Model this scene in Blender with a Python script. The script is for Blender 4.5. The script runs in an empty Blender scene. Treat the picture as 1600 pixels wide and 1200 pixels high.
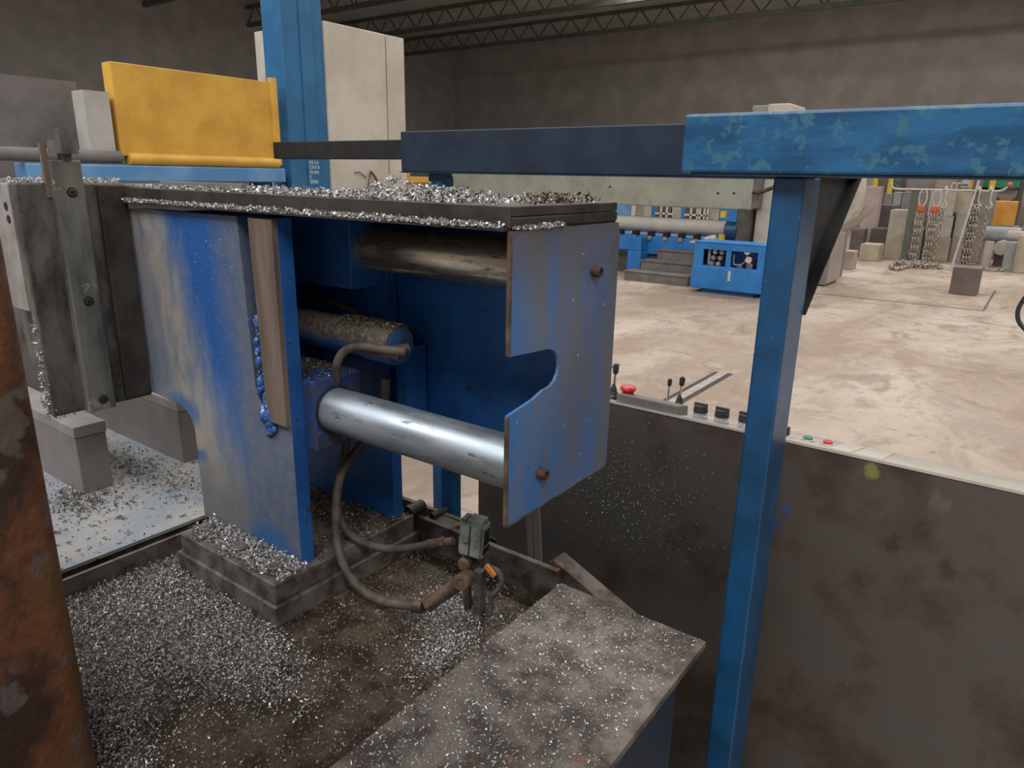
import bpy, bmesh, math, random
import numpy as np
from mathutils import Vector, Matrix

S = bpy.context.scene
COL = S.collection
H = 1.6                                   # camera height above the hall floor

# ------------------------------------------------------------------ camera
FPX = 1110.0
TH = math.atan(326 / 1110); ROLL = math.radians(1.06); AZ = math.radians(36.2)
fh = np.array([-math.sin(AZ), math.cos(AZ), 0.]); R0 = np.array([math.cos(AZ), math.sin(AZ), 0.]); UP = np.array([0, 0, 1.])
FW = fh * math.cos(TH) - UP * math.sin(TH); U0 = fh * math.sin(TH) + UP * math.cos(TH)
RT = math.cos(ROLL) * R0 + math.sin(ROLL) * U0
UU = -math.sin(ROLL) * R0 + math.cos(ROLL) * U0
cam = bpy.data.cameras.new('camera'); camo = bpy.data.objects.new('camera', cam); COL.objects.link(camo)
cam.sensor_width = 36; cam.lens = FPX / 1600 * 36; cam.clip_start = 0.02; cam.clip_end = 300
M = Matrix.Identity(4)
for i in range(3):
    M[i][0], M[i][1], M[i][2] = RT[i], UU[i], -FW[i]
M[2][3] = H
camo.matrix_world = M
S.camera = camo
S.view_settings.view_transform = 'Standard'; S.view_settings.look = 'None'
S.view_settings.exposure = 0.55; S.view_settings.gamma = 1.0; S.view_settings.use_curve_mapping = False

# ------------------------------------------------------------------ world and hall light
W = bpy.data.worlds.new('sky'); S.world = W; W.use_nodes = True
bg = W.node_tree.nodes['Background']; bg.inputs[0].default_value = (0.80, 0.90, 1.0, 1); bg.inputs[1].default_value = 0.75

def area(name, loc, rot, sx, sy, power, color):
    l = bpy.data.lights.new(name, 'AREA'); l.shape = 'RECTANGLE'; l.size = sx; l.size_y = sy; l.energy = power; l.color = color
    o = bpy.data.objects.new(name, l); o.location = loc; o.rotation_euler = rot; COL.objects.link(o); return o
ROOF = 7.6
for k, (sy, pw) in enumerate(((-3.2, 1150), (6.0, 560), (13.5, 620), (21, 620))):   # daylight under each roof light
    area('rooflight_%d_offscreen' % (k + 1), (-1, sy, ROOF - .16), (0, 0, 0), 22, 3.4 if k == 0 else 1.7, pw, (0.95, 0.96, 1.0) if k == 0 else (1.0, 0.95, 0.89))

# ------------------------------------------------------------------ pixel helpers (directions only)
def ray(x, y): return FW + RT * (x - 800) / FPX - UU * (y - 600) / FPX
def onX(x, y, X): r = ray(x, y); p = r * (X / r[0]); return np.array([p[0], p[1], p[2] + H])
def onY(x, y, Y): r = ray(x, y); p = r * (Y / r[1]); return np.array([p[0], p[1], p[2] + H])
def onZ(x, y, Z): r = ray(x, y); p = r * ((Z - H) / r[2]); return np.array([p[0], p[1], Z])

# ------------------------------------------------------------------ materials
def nodes(name):
    m = bpy.data.materials.new(name); m.use_nodes = True; nt = m.node_tree
    return m, nt, nt.nodes['Principled BSDF']
def L(nt, a, b): nt.links.new(a, b)
def coords(nt, sc=(1, 1, 1)):
    t = nt.nodes.new('ShaderNodeTexCoord'); mp = nt.nodes.new('ShaderNodeMapping'); mp.inputs['Scale'].default_value = sc
    L(nt, t.outputs['Object'], mp.inputs['Vector']); return mp.outputs[0]
def noise(nt, vec, scale, detail=5, rough=.6, dist=0):
    n = nt.nodes.new('ShaderNodeTexNoise'); n.inputs['Scale'].default_value = scale; n.inputs['Detail'].default_value = detail
    n.inputs['Roughness'].default_value = rough; n.inputs['Distortion'].default_value = dist; L(nt, vec, n.inputs['Vector']); return n.outputs['Fac']
def ramp(nt, fac, stops):
    r = nt.nodes.new('ShaderNodeValToRGB'); e = r.color_ramp.elements
    while len(e) < len(stops): e.new(.5)
    for el, (p, c) in zip(e, stops):
        el.position = p; el.color = (c, c, c, 1) if not isinstance(c, tuple) else (*c, 1)
    L(nt, fac, r.inputs[0]); return r.outputs[0]
def mix(nt, fac, a, b, mode='MIX'):
    m = nt.nodes.new('ShaderNodeMix'); m.data_type = 'RGBA'; m.blend_type = mode
    if isinstance(fac, (int, float)): m.inputs[0].default_value = fac
    else: L(nt, fac, m.inputs[0])
    for i, v in ((6, a), (7, b)):
        if isinstance(v, tuple): m.inputs[i].default_value = (*v, 1)
        else: L(nt, v, m.inputs[i])
    return m.outputs[2]
def math_(nt, op, a, b=None):
    m = nt.nodes.new('ShaderNodeMath'); m.operation = op
    for i, v in enumerate((a, b)):
        if v is None: continue
        if isinstance(v, (int, float)): m.inputs[i].default_value = v
        else: L(nt, v, m.inputs[i])
    return m.outputs[0]
def bump(nt, bs, h, dist, strength=.6):
    b = nt.nodes.new('ShaderNodeBump'); b.inputs['Strength'].default_value = strength; b.inputs['Distance'].default_value = dist
    L(nt, h, b.inputs['Height']); L(nt, b.outputs[0], bs.inputs['Normal'])
MATS = {}
def mat(name, c1, c2=None, scale=12, rough=.6, metal=0., bmp=0.002, spots=None, spot_scale=60, spot_amt=.68, stretch=(1, 1, 1), c3=None, lo=.41, hi=.59, bscale=None):
    """two or three tones in a cloud, optional small specks, fine relief"""
    if name in MATS: return MATS[name]
    m, nt, b = nodes(name); v = coords(nt, stretch)
    n = noise(nt, v, scale)
    if c2 is None: c2 = tuple(x * .8 for x in c1)
    st = [(lo, c1), (hi, c2)] if c3 is None else [(lo, c1), ((lo + hi) / 2, c2), (hi, c3)]
    col = ramp(nt, n, st)
    if spots:
        v2 = coords(nt); k = ramp(nt, noise(nt, v2, spot_scale, 3, .7), [(spot_amt, 0.), (min(1, spot_amt + .05), 1.)])
        col = mix(nt, k, col, spots)
    L(nt, col, b.inputs['Base Color']); b.inputs['Roughness'].default_value = rough; b.inputs['Metallic'].default_value = metal
    if bmp: bump(nt, b, noise(nt, v, bscale or scale * 6, 4), bmp)
    MATS[name] = m; return m
BLUE = (0.012, 0.075, 0.235)
mBlue = mat('blue_paint', (0.005, 0.052, 0.125), (0.008, 0.080, 0.195), 7, .36, 0, .0006, (0.11, 0.17, 0.17), 60, .67)
mBeam = mat('blue_paint_scuffed', (0.007, 0.066, 0.155), (0.014, 0.115, 0.25), 9, .38, 0, .0008, (0.035, 0.135, 0.205), 26, .54, (1, 1, 2.5))
mDarkB = mat('dark_navy', (0.006, 0.016, 0.034), (0.010, 0.026, 0.048), 9, .55, 0, .0006)  # even near-black navy for the rear beam and smaller frame parts
mInner = mat('clamp_blue_paint', (0.008, 0.070, 0.25), (0.014, 0.110, 0.34), 7, .5, 0, .0006, (0.03, 0.032, 0.04), 45, .64)
mBlack = mat('black_oily_steel', (0.008, 0.008, 0.009), (0.014, 0.014, 0.014), 10, .6)
mGrey = mat('jaw_steel', (0.058, 0.053, 0.045), (0.185, 0.170, 0.148), 13, .42, .4, .0015, (0.24, 0.23, 0.21), 100, .66, (1, 1, .45))
mGreyD = mat('dark_steel', (0.032, 0.027, 0.022), (0.062, 0.053, 0.045), 12, .5, .3, .001, (.12, .11, .10), 120, .72)
mGreyL = mat('bright_steel', (0.30, 0.275, 0.25), (0.42, 0.39, 0.36), 14, .45, .3, .0008)
mBar = mat('worn_bar_steel', (0.075, 0.078, 0.072), (0.23, 0.225, 0.185), 9, .4, .35, .0015, (.33, .32, .25), 20, .62, (1, 1, .25))
mRust = mat('rusty_scale', (0.030, 0.012, 0.007), (0.115, 0.040, 0.014), 6, .72, .1, .008, (0.085, 0.062, 0.055), 11, .54, (1, 1, .8), (0.085, 0.042, 0.012))
mBrown = mat('brown_rubbed_steel', (0.105, 0.074, 0.054), (0.19, 0.14, 0.105), 16, .7, .1, .001, None, 1, 1, (1, 1, .12))
mBase = mat('oily_base_steel', (0.062, 0.048, 0.039), (0.17, 0.145, 0.122), 16, .5, .2, .002, (0.17, 0.095, 0.065), 18, .64)
mOil = mat('oily_sludge', (0.030, 0.019, 0.010), (0.085, 0.062, 0.042), 14, .45, .1, .004, (0.22, 0.21, 0.20), 90, .63)
mBed = mat('wet_bed_steel', (0.30, 0.335, 0.37), (0.40, 0.395, 0.38), 8, .24, .15, .002, (0.13, 0.11, 0.09), 30, .60)
mHose = mat('rubber_hose', (0.048, 0.037, 0.028), (0.105, 0.083, 0.064), 22, .65, 0, .001)
mFit = mat('rusty_fitting', (0.06, 0.04, 0.028), (0.145, 0.095, 0.062), 26, .6, .3, .001)
mSwitch = mat('grey_green_housing', (0.13, 0.15, 0.125), (0.24, 0.26, 0.225), 40, .65, 0, .001, (0.05, 0.045, 0.04), 70, .6)
mOrange = mat('orange_tag', (0.55, 0.20, 0.03), (0.45, 0.16, .03), 20, .6)
mBolt = mat('black_bolt', (0.02, 0.015, 0.013), (0.05, 0.03, 0.025), 30, .5, .5)
mCons = None
mWhiteM = mat('pale_green_grey_paint', (0.30, 0.315, 0.255), (0.38, 0.39, 0.33), 2.5, .6, 0, .002, (0.12, 0.12, 0.10), 5, .72)
mCream = mat('cream_paint', (0.52, 0.47, 0.40), (0.62, 0.57, 0.50), 3, .6, 0, .002)
mYellow = mat('amber_paint', (0.62, 0.33, 0.045), (0.72, 0.42, 0.06), 6, .5, 0, .001, (0.30, 0.17, .05), 22, .70)
mYel2 = mat('signal_yellow', (0.72, 0.55, 0.03), (0.65, 0.48, .03), 5, .5)
mSky = mat('light_blue_paint', (0.10, 0.27, 0.52), (0.17, 0.35, 0.60), 4, .45, 0, .001, (0.03, 0.04, .06), 18, .72)
mMach = mat('machine_blue', (0.02, 0.17, 0.50), (0.03, 0.22, 0.58), 4, .45, 0, .001, (0.02, 0.10, 0.28), 10, .7)
mStep = mat('step_grey', (0.15, 0.135, 0.125), (0.20, 0.18, 0.17), 5, .75, 0, .001)
mBlkA = mat('block_yellow_tint', (0.36, 0.32, 0.235), (0.44, 0.39, 0.31), 3, .8, 0, .003)
mBlkB = mat('block_pale_grey', (0.36, 0.33, 0.29), (0.45, 0.41, 0.36), 3, .8, 0, .003)
mBlkC = mat('block_mid_grey', (0.20, 0.185, 0.175), (0.28, 0.26, 0.25), 3, .75, 0, .003)
mBlkD = mat('block_dark', (0.10, 0.085, 0.08), (0.15, 0.13, 0.125), 3, .75, 0, .003)
mBlkE = mat('block_blue_grey', (0.27, 0.30, 0.32), (0.36, 0.38, 0.39), 3, .75, 0, .003)
mBlkP = mat('block_pinkish', (0.36, 0.29, 0.26), (0.43, 0.36, 0.32), 3, .8, 0, .003)
mBlkO = mat('block_orange', (0.58, 0.27, 0.05), (0.66, 0.33, .07), 4, .75, 0, .003)
mGreen = mat('green_paint', (0.02, 0.22, 0.13), (0.03, 0.28, 0.17), 4, .5)
mRack = mat('rack_grey', (0.09, 0.105, 0.09), (0.13, 0.145, 0.125), 4, .6)
mChain = mat('chain_steel', (0.22, 0.19, 0.16), (0.50, 0.45, 0.40), 30, .5, .5, .001)
mRedO = mat('orange_red_hook', (0.62, 0.10, 0.03), (0.5, 0.08, .03), 10, .5)
mPipe = mat('pale_pipe', (0.50, 0.48, 0.44), (0.42, 0.40, .36), 6, .45)
mRed = mat('red_plastic', (0.60, 0.018, 0.022), (0.5, 0.015, .02), 6, .35, 0, 0)
mKnob = mat('black_plastic', (0.022, 0.022, 0.024), (0.035, 0.035, .037), 20, .45, 0, 0)
mChrome = mat('chrome', (0.62, 0.62, 0.62), (0.55, 0.55, .55), 20, .2, 1, 0)
mSilver = mat('satin_silver', (0.55, 0.54, 0.52), (0.42, 0.41, .40), 30, .3, .35, 0)
mPlast = mat('pale_panel', (0.46, 0.42, 0.36), (0.52, 0.47, 0.41), 10, .55, 0, .0006)
mGreyBox = mat('panel_box_grey', (0.17, 0.16, 0.145), (0.22, 0.205, .19), 8, .55, .2, .0006)
mPlateG = mat('white_label', (0.62, 0.58, 0.50), (0.56, 0.52, .45), 8, .6)
mCopper = mat('pump_metal', (0.28, 0.27, 0.24), (0.50, 0.48, 0.43), 12, .4, .6, .001)
mText = mat('pale_lettering', (0.66, 0.74, 0.66), (0.60, 0.70, .64), 8, .6, 0, 0)

def make_chips_mat(name, a, b, c, rough, metal):
    m, nt, bs = nodes(name); g = nt.nodes.new('ShaderNodeNewGeometry')
    L(nt, ramp(nt, g.outputs['Random Per Island'], [(0, a), (.5, b), (1, c)]), bs.inputs['Base Color'])
    bs.inputs['Roughness'].default_value = rough; bs.inputs['Metallic'].default_value = metal; MATS[name] = m; return m
mChip = make_chips_mat('steel_swarf', (0.16, 0.145, 0.13), (0.42, 0.40, 0.385), (0.72, 0.71, 0.70), .38, .4)
mChipD = make_chips_mat('oily_swarf', (0.05, 0.035, 0.022), (0.13, 0.095, 0.062), (0.42, 0.36, 0.27), .4, .4)

# chromed rods: mirror-ish steel with oil streaks
def rod_mat(name, tint, dirt, amt, r0=.40, r1=.55):
    m, nt, b = nodes(name); v = coords(nt, (2.2, 9, 9))
    k = ramp(nt, noise(nt, v, 6, 6, .7), [(amt, 0.), (amt + .09, 1.)])
    L(nt, mix(nt, k, tint, dirt), b.inputs['Base Color']); b.inputs['Metallic'].default_value = .92
    L(nt, ramp(nt, noise(nt, v, 4, 4), [(.38, r0), (.62, r1)]), b.inputs['Roughness']); MATS[name] = m; return m
mRod = rod_mat('polished_rod', (0.44, 0.49, 0.53), (0.10, 0.10, 0.095), .585)
mRod2 = rod_mat('tarnished_rod', (0.62, 0.55, 0.44), (0.16, 0.11, 0.06), .58, .20, .34)

# front plate of the column: blue paint rubbed to grey and tan on a slanting band
def worn_plate():
    m, nt, b = nodes('rubbed_blue_paint')
    t = nt.nodes.new('ShaderNodeTexCoord'); sp = nt.nodes.new('ShaderNodeSeparateXYZ'); L(nt, t.outputs['Object'], sp.inputs[0])
    v = coords(nt, (1, 1, .35)); v1 = coords(nt)
    n1 = noise(nt, v, 9, 6, .62, .4); n2 = noise(nt, v1, 34, 6, .7); n3 = noise(nt, v, 20, 5, .65, .6)
    # slanted coordinate: object origin is at the column foot (x -1.28, z .815)
    s = math_(nt, 'ADD', sp.outputs[0], math_(nt, 'MULTIPLY', sp.outputs[2], .36))     # metres across the band
    s = math_(nt, 'ADD', s, math_(nt, 'MULTIPLY', math_(nt, 'SUBTRACT', n1, .5), .22))
    blue = mix(nt, n2, (0.008, 0.070, 0.25), (0.014, 0.110, 0.34))
    greyb = mix(nt, n3, (0.095, 0.135, 0.20), (0.29, 0.30, 0.31))
    f1 = ramp(nt, s, [(0., 1.), (.14, 0.)])                      # left of the band: rubbed
    mp = nt.nodes.new('ShaderNodeMapRange'); mp.inputs[1].default_value = -.02; mp.inputs[2].default_value = .07; mp.inputs[3].default_value = 1; mp.inputs[4].default_value = 0; L(nt, s, mp.inputs[0])
    col = mix(nt, mp.outputs[0], blue, greyb)
    tanm = ramp(nt, n3, [(.40, 0.), (.58, 1.)])
    mt = nt.nodes.new('ShaderNodeMapRange'); mt.inputs[1].default_value = .0; mt.inputs[2].default_value = .11; mt.inputs[3].default_value = 1; mt.inputs[4].default_value = 0
    L(nt, math_(nt, 'ABSOLUTE', math_(nt, 'ADD', s, .080)), mt.inputs[0])
    col = mix(nt, math_(nt, 'MULTIPLY', mt.outputs[0], tanm), col, (0.37, 0.305, 0.235))
    # grey dust on the right edge and the foot
    dr = nt.nodes.new('ShaderNodeMapRange'); dr.inputs[1].default_value = -.07; dr.inputs[2].default_value = .05; L(nt, math_(nt, 'ADD', sp.outputs[0], math_(nt, 'MULTIPLY', math_(nt, 'SUBTRACT', n1, .5), .25)), dr.inputs[0])
    df = nt.nodes.new('ShaderNodeMapRange'); df.inputs[1].default_value = .27; df.inputs[2].default_value = .07; L(nt, math_(nt, 'ADD', sp.outputs[2], math_(nt, 'MULTIPLY', math_(nt, 'SUBTRACT', n1, .5), .3)), df.inputs[0])
    dust = math_(nt, 'MULTIPLY', math_(nt, 'MAXIMUM', math_(nt, 'MULTIPLY', dr.outputs[0], .86), math_(nt, 'MULTIPLY', df.outputs[0], .9)), ramp(nt, n2, [(.25, .55), (.6, 1.)]))
    col = mix(nt, dust, col, mix(nt, n2, (0.075, 0.088, 0.105), (0.185, 0.18, 0.165)))
    # fresh blue again in the inner bend and at the bottom weld
    for cx, cz, r in ((-.235, .255, .075), (-.19, .16, .04), (.06, .01, .10)):
        d2 = math_(nt, 'SQRT', math_(nt, 'ADD', math_(nt, 'POWER', math_(nt, 'ADD', sp.outputs[0], -cx), 2.), math_(nt, 'POWER', math_(nt, 'MULTIPLY', math_(nt, 'ADD', sp.outputs[2], -cz), 1.4), 2.)))
        mr = nt.nodes.new('ShaderNodeMapRange'); mr.inputs[1].default_value = r; mr.inputs[2].default_value = r * .55; L(nt, math_(nt, 'ADD', d2, math_(nt, 'MULTIPLY', math_(nt, 'SUBTRACT', n3, .5), .08)), mr.inputs[0])
        col = mix(nt, math_(nt, 'MULTIPLY', mr.outputs[0], .85), col, (0.018, 0.105, 0.27))
    k = ramp(nt, noise(nt, v1, 120, 3, .7), [(.63, 0.), (.68, 1.)])
    col = mix(nt, k, col, (0.30, 0.30, 0.29))
    L(nt, col, b.inputs['Base Color']); b.inputs['Roughness'].default_value = .45; bump(nt, b, n2, .0008); return m
mCol = worn_plate()

# end sheet: blue under grey vertical oil runs
def end_mat():
    m, nt, b = nodes('streaked_blue_sheet'); v = coords(nt, (1, 1, .16)); v1 = coords(nt)
    t = nt.nodes.new('ShaderNodeTexCoord'); sp = nt.nodes.new('ShaderNodeSeparateXYZ'); L(nt, t.outputs['Object'], sp.inputs[0])
    n1 = noise(nt, v, 16, 5, .6); n2 = noise(nt, v1, 40, 5, .7)
    col = mix(nt, ramp(nt, n1, [(.40, 0.), (.60, 1.)]), (0.045, 0.155, 0.40), (0.125, 0.155, 0.205))
    # greyer to the far side
    g = nt.nodes.new('ShaderNodeMapRange'); g.inputs[1].default_value = -.08; g.inputs[2].default_value = .20; L(nt, math_(nt, 'ADD', sp.outputs[1], math_(nt, 'MULTIPLY', math_(nt, 'SUBTRACT', n1, .5), .35)), g.inputs[0])
    col = mix(nt, math_(nt, 'MULTIPLY', g.outputs[0], .75), col, (0.120, 0.115, 0.125))
    tp = nt.nodes.new('ShaderNodeMapRange'); tp.inputs[1].default_value = .60; tp.inputs[2].default_value = .72; L(nt, math_(nt, 'ADD', sp.outputs[2], math_(nt, 'MULTIPLY', math_(nt, 'SUBTRACT', n2, .5), .12)), tp.inputs[0])
    col = mix(nt, math_(nt, 'MULTIPLY', tp.outputs[0], .85), col, (0.10, 0.088, 0.078))
    k = ramp(nt, n2, [(.66, 0.), (.72, 1.)]); col = mix(nt, k, col, (0.03, 0.028, 0.03))
    k2 = ramp(nt, noise(nt, v1, 95, 2, .6), [(.74, 0.), (.77, 1.)]); col = mix(nt, k2, col, (0.5, 0.5, 0.5))
    L(nt, col, b.inputs['Base Color']); b.inputs['Roughness'].default_value = .5; bump(nt, b, n2, .0006); return m
mEnd = end_mat()

# console sheet: dark brown-grey steel with scratches and smears of paint
def cons_mat():
    m, nt, b = nodes('console_sheet'); v1 = coords(nt)
    t = nt.nodes.new('ShaderNodeTexCoord'); sp = nt.nodes.new('ShaderNodeSeparateXYZ'); L(nt, t.outputs['Object'], sp.inputs[0])
    n1 = noise(nt, v1, 4, 6, .65); n2 = noise(nt, v1, 70, 3, .7); n3 = noise(nt, v1, 26, 5, .7)
    col = ramp(nt, n1, [(.38, (0.050, 0.036, 0.026)), (.5, (0.088, 0.069, 0.055)), (.62, (0.078, 0.074, 0.063))])
    col = mix(nt, ramp(nt, n2, [(.70, 0.), (.75, 1.)]), col, (0.15, 0.13, 0.11))
    for x, z, r, c in ((.298, 1.026, .014, (0.30, 0.32, 0.05)), (.417, .998, .016, (0.13, 0.12, .095)), (.438, .989, .014, (.12, .115, .09)), (.142, .895, .014, (.02, .09, .30)), (.125, .85, .013, (.015, .06, .20)), (.46, .86, .02, (.02, .016, .012)), (.36, .88, .018, (.018, .014, .011))):
        d2 = math_(nt, 'SQRT', math_(nt, 'ADD', math_(nt, 'POWER', math_(nt, 'ADD', sp.outputs[0], -x), 2.), math_(nt, 'POWER', math_(nt, 'MULTIPLY', math_(nt, 'ADD', sp.outputs[2], -z), .6), 2.)))
        mr = nt.nodes.new('ShaderNodeMapRange'); mr.inputs[1].default_value = r; mr.inputs[2].default_value = r * .4; L(nt, math_(nt, 'ADD', d2, math_(nt, 'MULTIPLY', math_(nt, 'SUBTRACT', n3, .5), .04)), mr.inputs[0])
        col = mix(nt, math_(nt, 'MULTIPLY', mr.outputs[0], .6), col, c)
    L(nt, col, b.inputs['Base Color']); b.inputs['Roughness'].default_value = .55; b.inputs['Metallic'].default_value = .1; bump(nt, b, n3, .0006); return m
mCons = cons_mat()

def grimy_cylinder():
    m, nt, b = nodes('grimy_blue_cylinder'); v1 = coords(nt)
    t = nt.nodes.new('ShaderNodeTexCoord'); sp = nt.nodes.new('ShaderNodeSeparateXYZ'); L(nt, t.outputs['Object'], sp.inputs[0])
    n = noise(nt, v1, 30, 5, .7); n2 = noise(nt, v1, 110, 4, .7)
    g = nt.nodes.new('ShaderNodeMapRange'); g.inputs[1].default_value = .452; g.inputs[2].default_value = .470     # settled dirt on the upper side
    L(nt, math_(nt, 'ADD', sp.outputs[2], math_(nt, 'MULTIPLY', math_(nt, 'SUBTRACT', n, .5), .06)), g.inputs[0])
    dirt = ramp(nt, n2, [(.40, (0.055, 0.042, 0.031)), (.60, (0.145, 0.115, 0.090))])
    L(nt, mix(nt, g.outputs[0], (0.014, 0.065, 0.21), dirt), b.inputs['Base Color']); b.inputs['Roughness'].default_value = .6; bump(nt, b, n2, .002); return m
mCylG = grimy_cylinder()

def floor_mat():
    m, nt, b = nodes('worn_concrete'); v = coords(nt, (1, .55, 1)); v1 = coords(nt)
    n1 = noise(nt, v, .55, 7, .62, .5); n2 = noise(nt, v, 2.6, 7, .68, .8); n3 = noise(nt, v1, 30, 4, .7)
    col = ramp(nt, n1, [(.38, (0.30, 0.225, 0.17)), (.50, (0.41, 0.335, 0.275)), (.62, (0.50, 0.43, 0.37))])
    st = ramp(nt, n2, [(.38, .1), (.51, 1.)]); col = mix(nt, st, (0.27, 0.195, 0.145), col)
    col = mix(nt, ramp(nt, noise(nt, v1, 1.1, 6, .7, 1.), [(.55, 0.), (.64, .75)]), col, (0.29, 0.255, 0.22))
    col = mix(nt, ramp(nt, noise(nt, v1, 7, 6, .75), [(.57, 0.), (.65, .65)]), col, (0.23, 0.175, 0.135))
    col = mix(nt, ramp(nt, noise(nt, v1, 3, 6, .75, 1.2), [(.55, 0.), (.68, .35)]), col, (0.60, 0.54, 0.475))
    vo = nt.nodes.new('ShaderNodeTexVoronoi'); vo.feature = 'DISTANCE_TO_EDGE'; vo.inputs['Scale'].default_value = .27
    wv = nt.nodes.new('ShaderNodeVectorMath'); wv.operation = 'ADD'; L(nt, v1, wv.inputs[0])
    nc = nt.nodes.new('ShaderNodeTexNoise'); nc.inputs['Scale'].default_value = 1.6; L(nt, v1, nc.inputs['Vector']); L(nt, nc.outputs['Color'], wv.inputs[1]); L(nt, wv.outputs[0], vo.inputs['Vector'])
    col = mix(nt, ramp(nt, vo.outputs['Distance'], [(0., .5), (.006, 0.)]), col, (0.16, 0.12, 0.095))
    L(nt, col, b.inputs['Base Color']); L(nt, ramp(nt, n2, [(.3, .45), (.7, .75)]), b.inputs['Roughness']); bump(nt, b, n3, .002); return m
mFloor = floor_mat()
mWall = mat('hall_wall_sheet', (0.40, 0.385, 0.37), (0.48, 0.46, 0.44), 1.2, .8, 0, .002)
mRoof = mat('roof_sheet', (0.42, 0.42, 0.42), (0.5, 0.5, 0.49), 1.2, .8, 0, .002)
mLite = mat('roof_glazing', (0.62, 0.62, 0.60), (0.70, 0.70, 0.68), 1.5, .5, 0, 0)

# ------------------------------------------------------------------ builders
ROOTLOC = {}
def tag(o, label=None, cat=None, group=None, kind=None):
    for k, v in (('label', label), ('category', cat), ('group', group), ('kind', kind)):
        if v: o[k] = v
    return o
def thing(name, label, cat, loc=(0, 0, 0), group=None):
    o = bpy.data.objects.new(name, None); o.empty_display_size = .1; o.location = loc; COL.objects.link(o)
    ROOTLOC[o.name] = Vector(loc); return tag(o, label, cat, group)
def root_of(o):
    while o.parent: o = o.parent
    return o
def obj(name, bm, m, parent=None, smooth=None, loc=None, bevel=0):
    """link one bmesh (built in world coordinates) as one object"""
    bmesh.ops.recalc_face_normals(bm, faces=bm.faces)
    me = bpy.data.meshes.new(name); bm.to_mesh(me); bm.free()
    return link(name, me, m, parent, smooth, loc, bevel)
def link(name, me, m, parent=None, smooth=None, loc=None, bevel=0):
    o = bpy.data.objects.new(name, me); COL.objects.link(o)
    for mm in (m if isinstance(m, (list, tuple)) else [m]): me.materials.append(mm)
    if parent is not None:
        me.transform(Matrix.Translation(-ROOTLOC[root_of(parent).name])); o.parent = parent
    else:
        if loc is None:
            xs = np.empty(len(me.vertices) * 3); me.vertices.foreach_get('co', xs); xs = xs.reshape(-1, 3)
            loc = ((xs[:, 0].min() + xs[:, 0].max()) / 2, (xs[:, 1].min() + xs[:, 1].max()) / 2, xs[:, 2].min())
        me.transform(Matrix.Translation(-Vector(loc))); o.location = loc; ROOTLOC[o.name] = Vector(loc)
    if smooth:
        me.shade_smooth() if smooth is True else None
        if smooth is not True: smooth_angle(me, smooth)
    if bevel:
        md = o.modifiers.new('edge', 'BEVEL'); md.width = bevel; md.segments = 2; md.limit_method = 'ANGLE'; md.angle_limit = .6
    return o
def smooth_angle(me, ang):
    me.shade_smooth()
    b = bmesh.new(); b.from_mesh(me)
    for e in b.edges:
        if len(e.link_faces) == 2 and e.calc_face_angle(0) > ang: e.smooth = False
    b.to_mesh(me); b.free()
def B(): return bmesh.new()
def box(bm, x0, x1, y0, y1, z0, z1, mtx=None):
    vs = [bm.verts.new((x, y, z)) for x in (x0, x1) for y in (y0, y1) for z in (z0, z1)]
    for q in ((0, 1, 3, 2), (4, 6, 7, 5), (0, 4, 5, 1), (2, 3, 7, 6), (0, 2, 6, 4), (1, 5, 7, 3)): bm.faces.new([vs[i] for i in q])
    if mtx is not None:
        for v in vs: v.co = mtx @ v.co
    return bm
def basis(d):
    d = Vector(d).normalized(); a = Vector((0, 0, 1)) if abs(d.z) < .9 else Vector((1, 0, 0))
    u = d.cross(a).normalized(); return u, d.cross(u).normalized()
def cyl(bm, p0, p1, r, n=24, r1=None, cap=True, rot=0):
    p0, p1 = Vector(p0), Vector(p1); u, v = basis(p1 - p0); r1 = r if r1 is None else r1
    a = [bm.verts.new(p0 + (u * math.cos(t) + v * math.sin(t)) * r) for t in [rot + 2 * math.pi * i / n for i in range(n)]]
    b = [bm.verts.new(p1 + (u * math.cos(t) + v * math.sin(t)) * r1) for t in [rot + 2 * math.pi * i / n for i in range(n)]]
    for i in range(n): bm.faces.new((a[i], a[(i + 1) % n], b[(i + 1) % n], b[i]))
    if cap: bm.faces.new(a[::-1]); bm.faces.new(b)
    return bm
def lathe(bm, p, d, prof, n=24):
    """profile of (distance along d, radius)"""
    p = Vector(p); d = Vector(d).normalized(); u, v = basis(d); rings = []
    for h, r in prof:
        rings.append([bm.verts.new(p + d * h + (u * math.cos(t) + v * math.sin(t)) * max(r, 1e-5)) for t in [2 * math.pi * i / n for i in range(n)]])
    for a, b in zip(rings, rings[1:]):
        for i in range(n): bm.faces.new((a[i], a[(i + 1) % n], b[(i + 1) % n], b[i]))
    bm.faces.new(rings[0][::-1]); bm.faces.new(rings[-1]); return bm
def spline(pts, n=8):
    pts = [Vector(p) for p in pts]; out = []
    P = [pts[0] * 2 - pts[1]] + pts + [pts[-1] * 2 - pts[-2]]
    for i in range(1, len(P) - 2):
        a, b, c, d = P[i - 1:i + 3]
        for k in range(n):
            t = k / n; out.append(.5 * ((2 * b) + (c - a) * t + (2 * a - 5 * b + 4 * c - d) * t * t + (3 * b - a - 3 * c + d) * t ** 3))
    return out + [pts[-1]]
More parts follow.
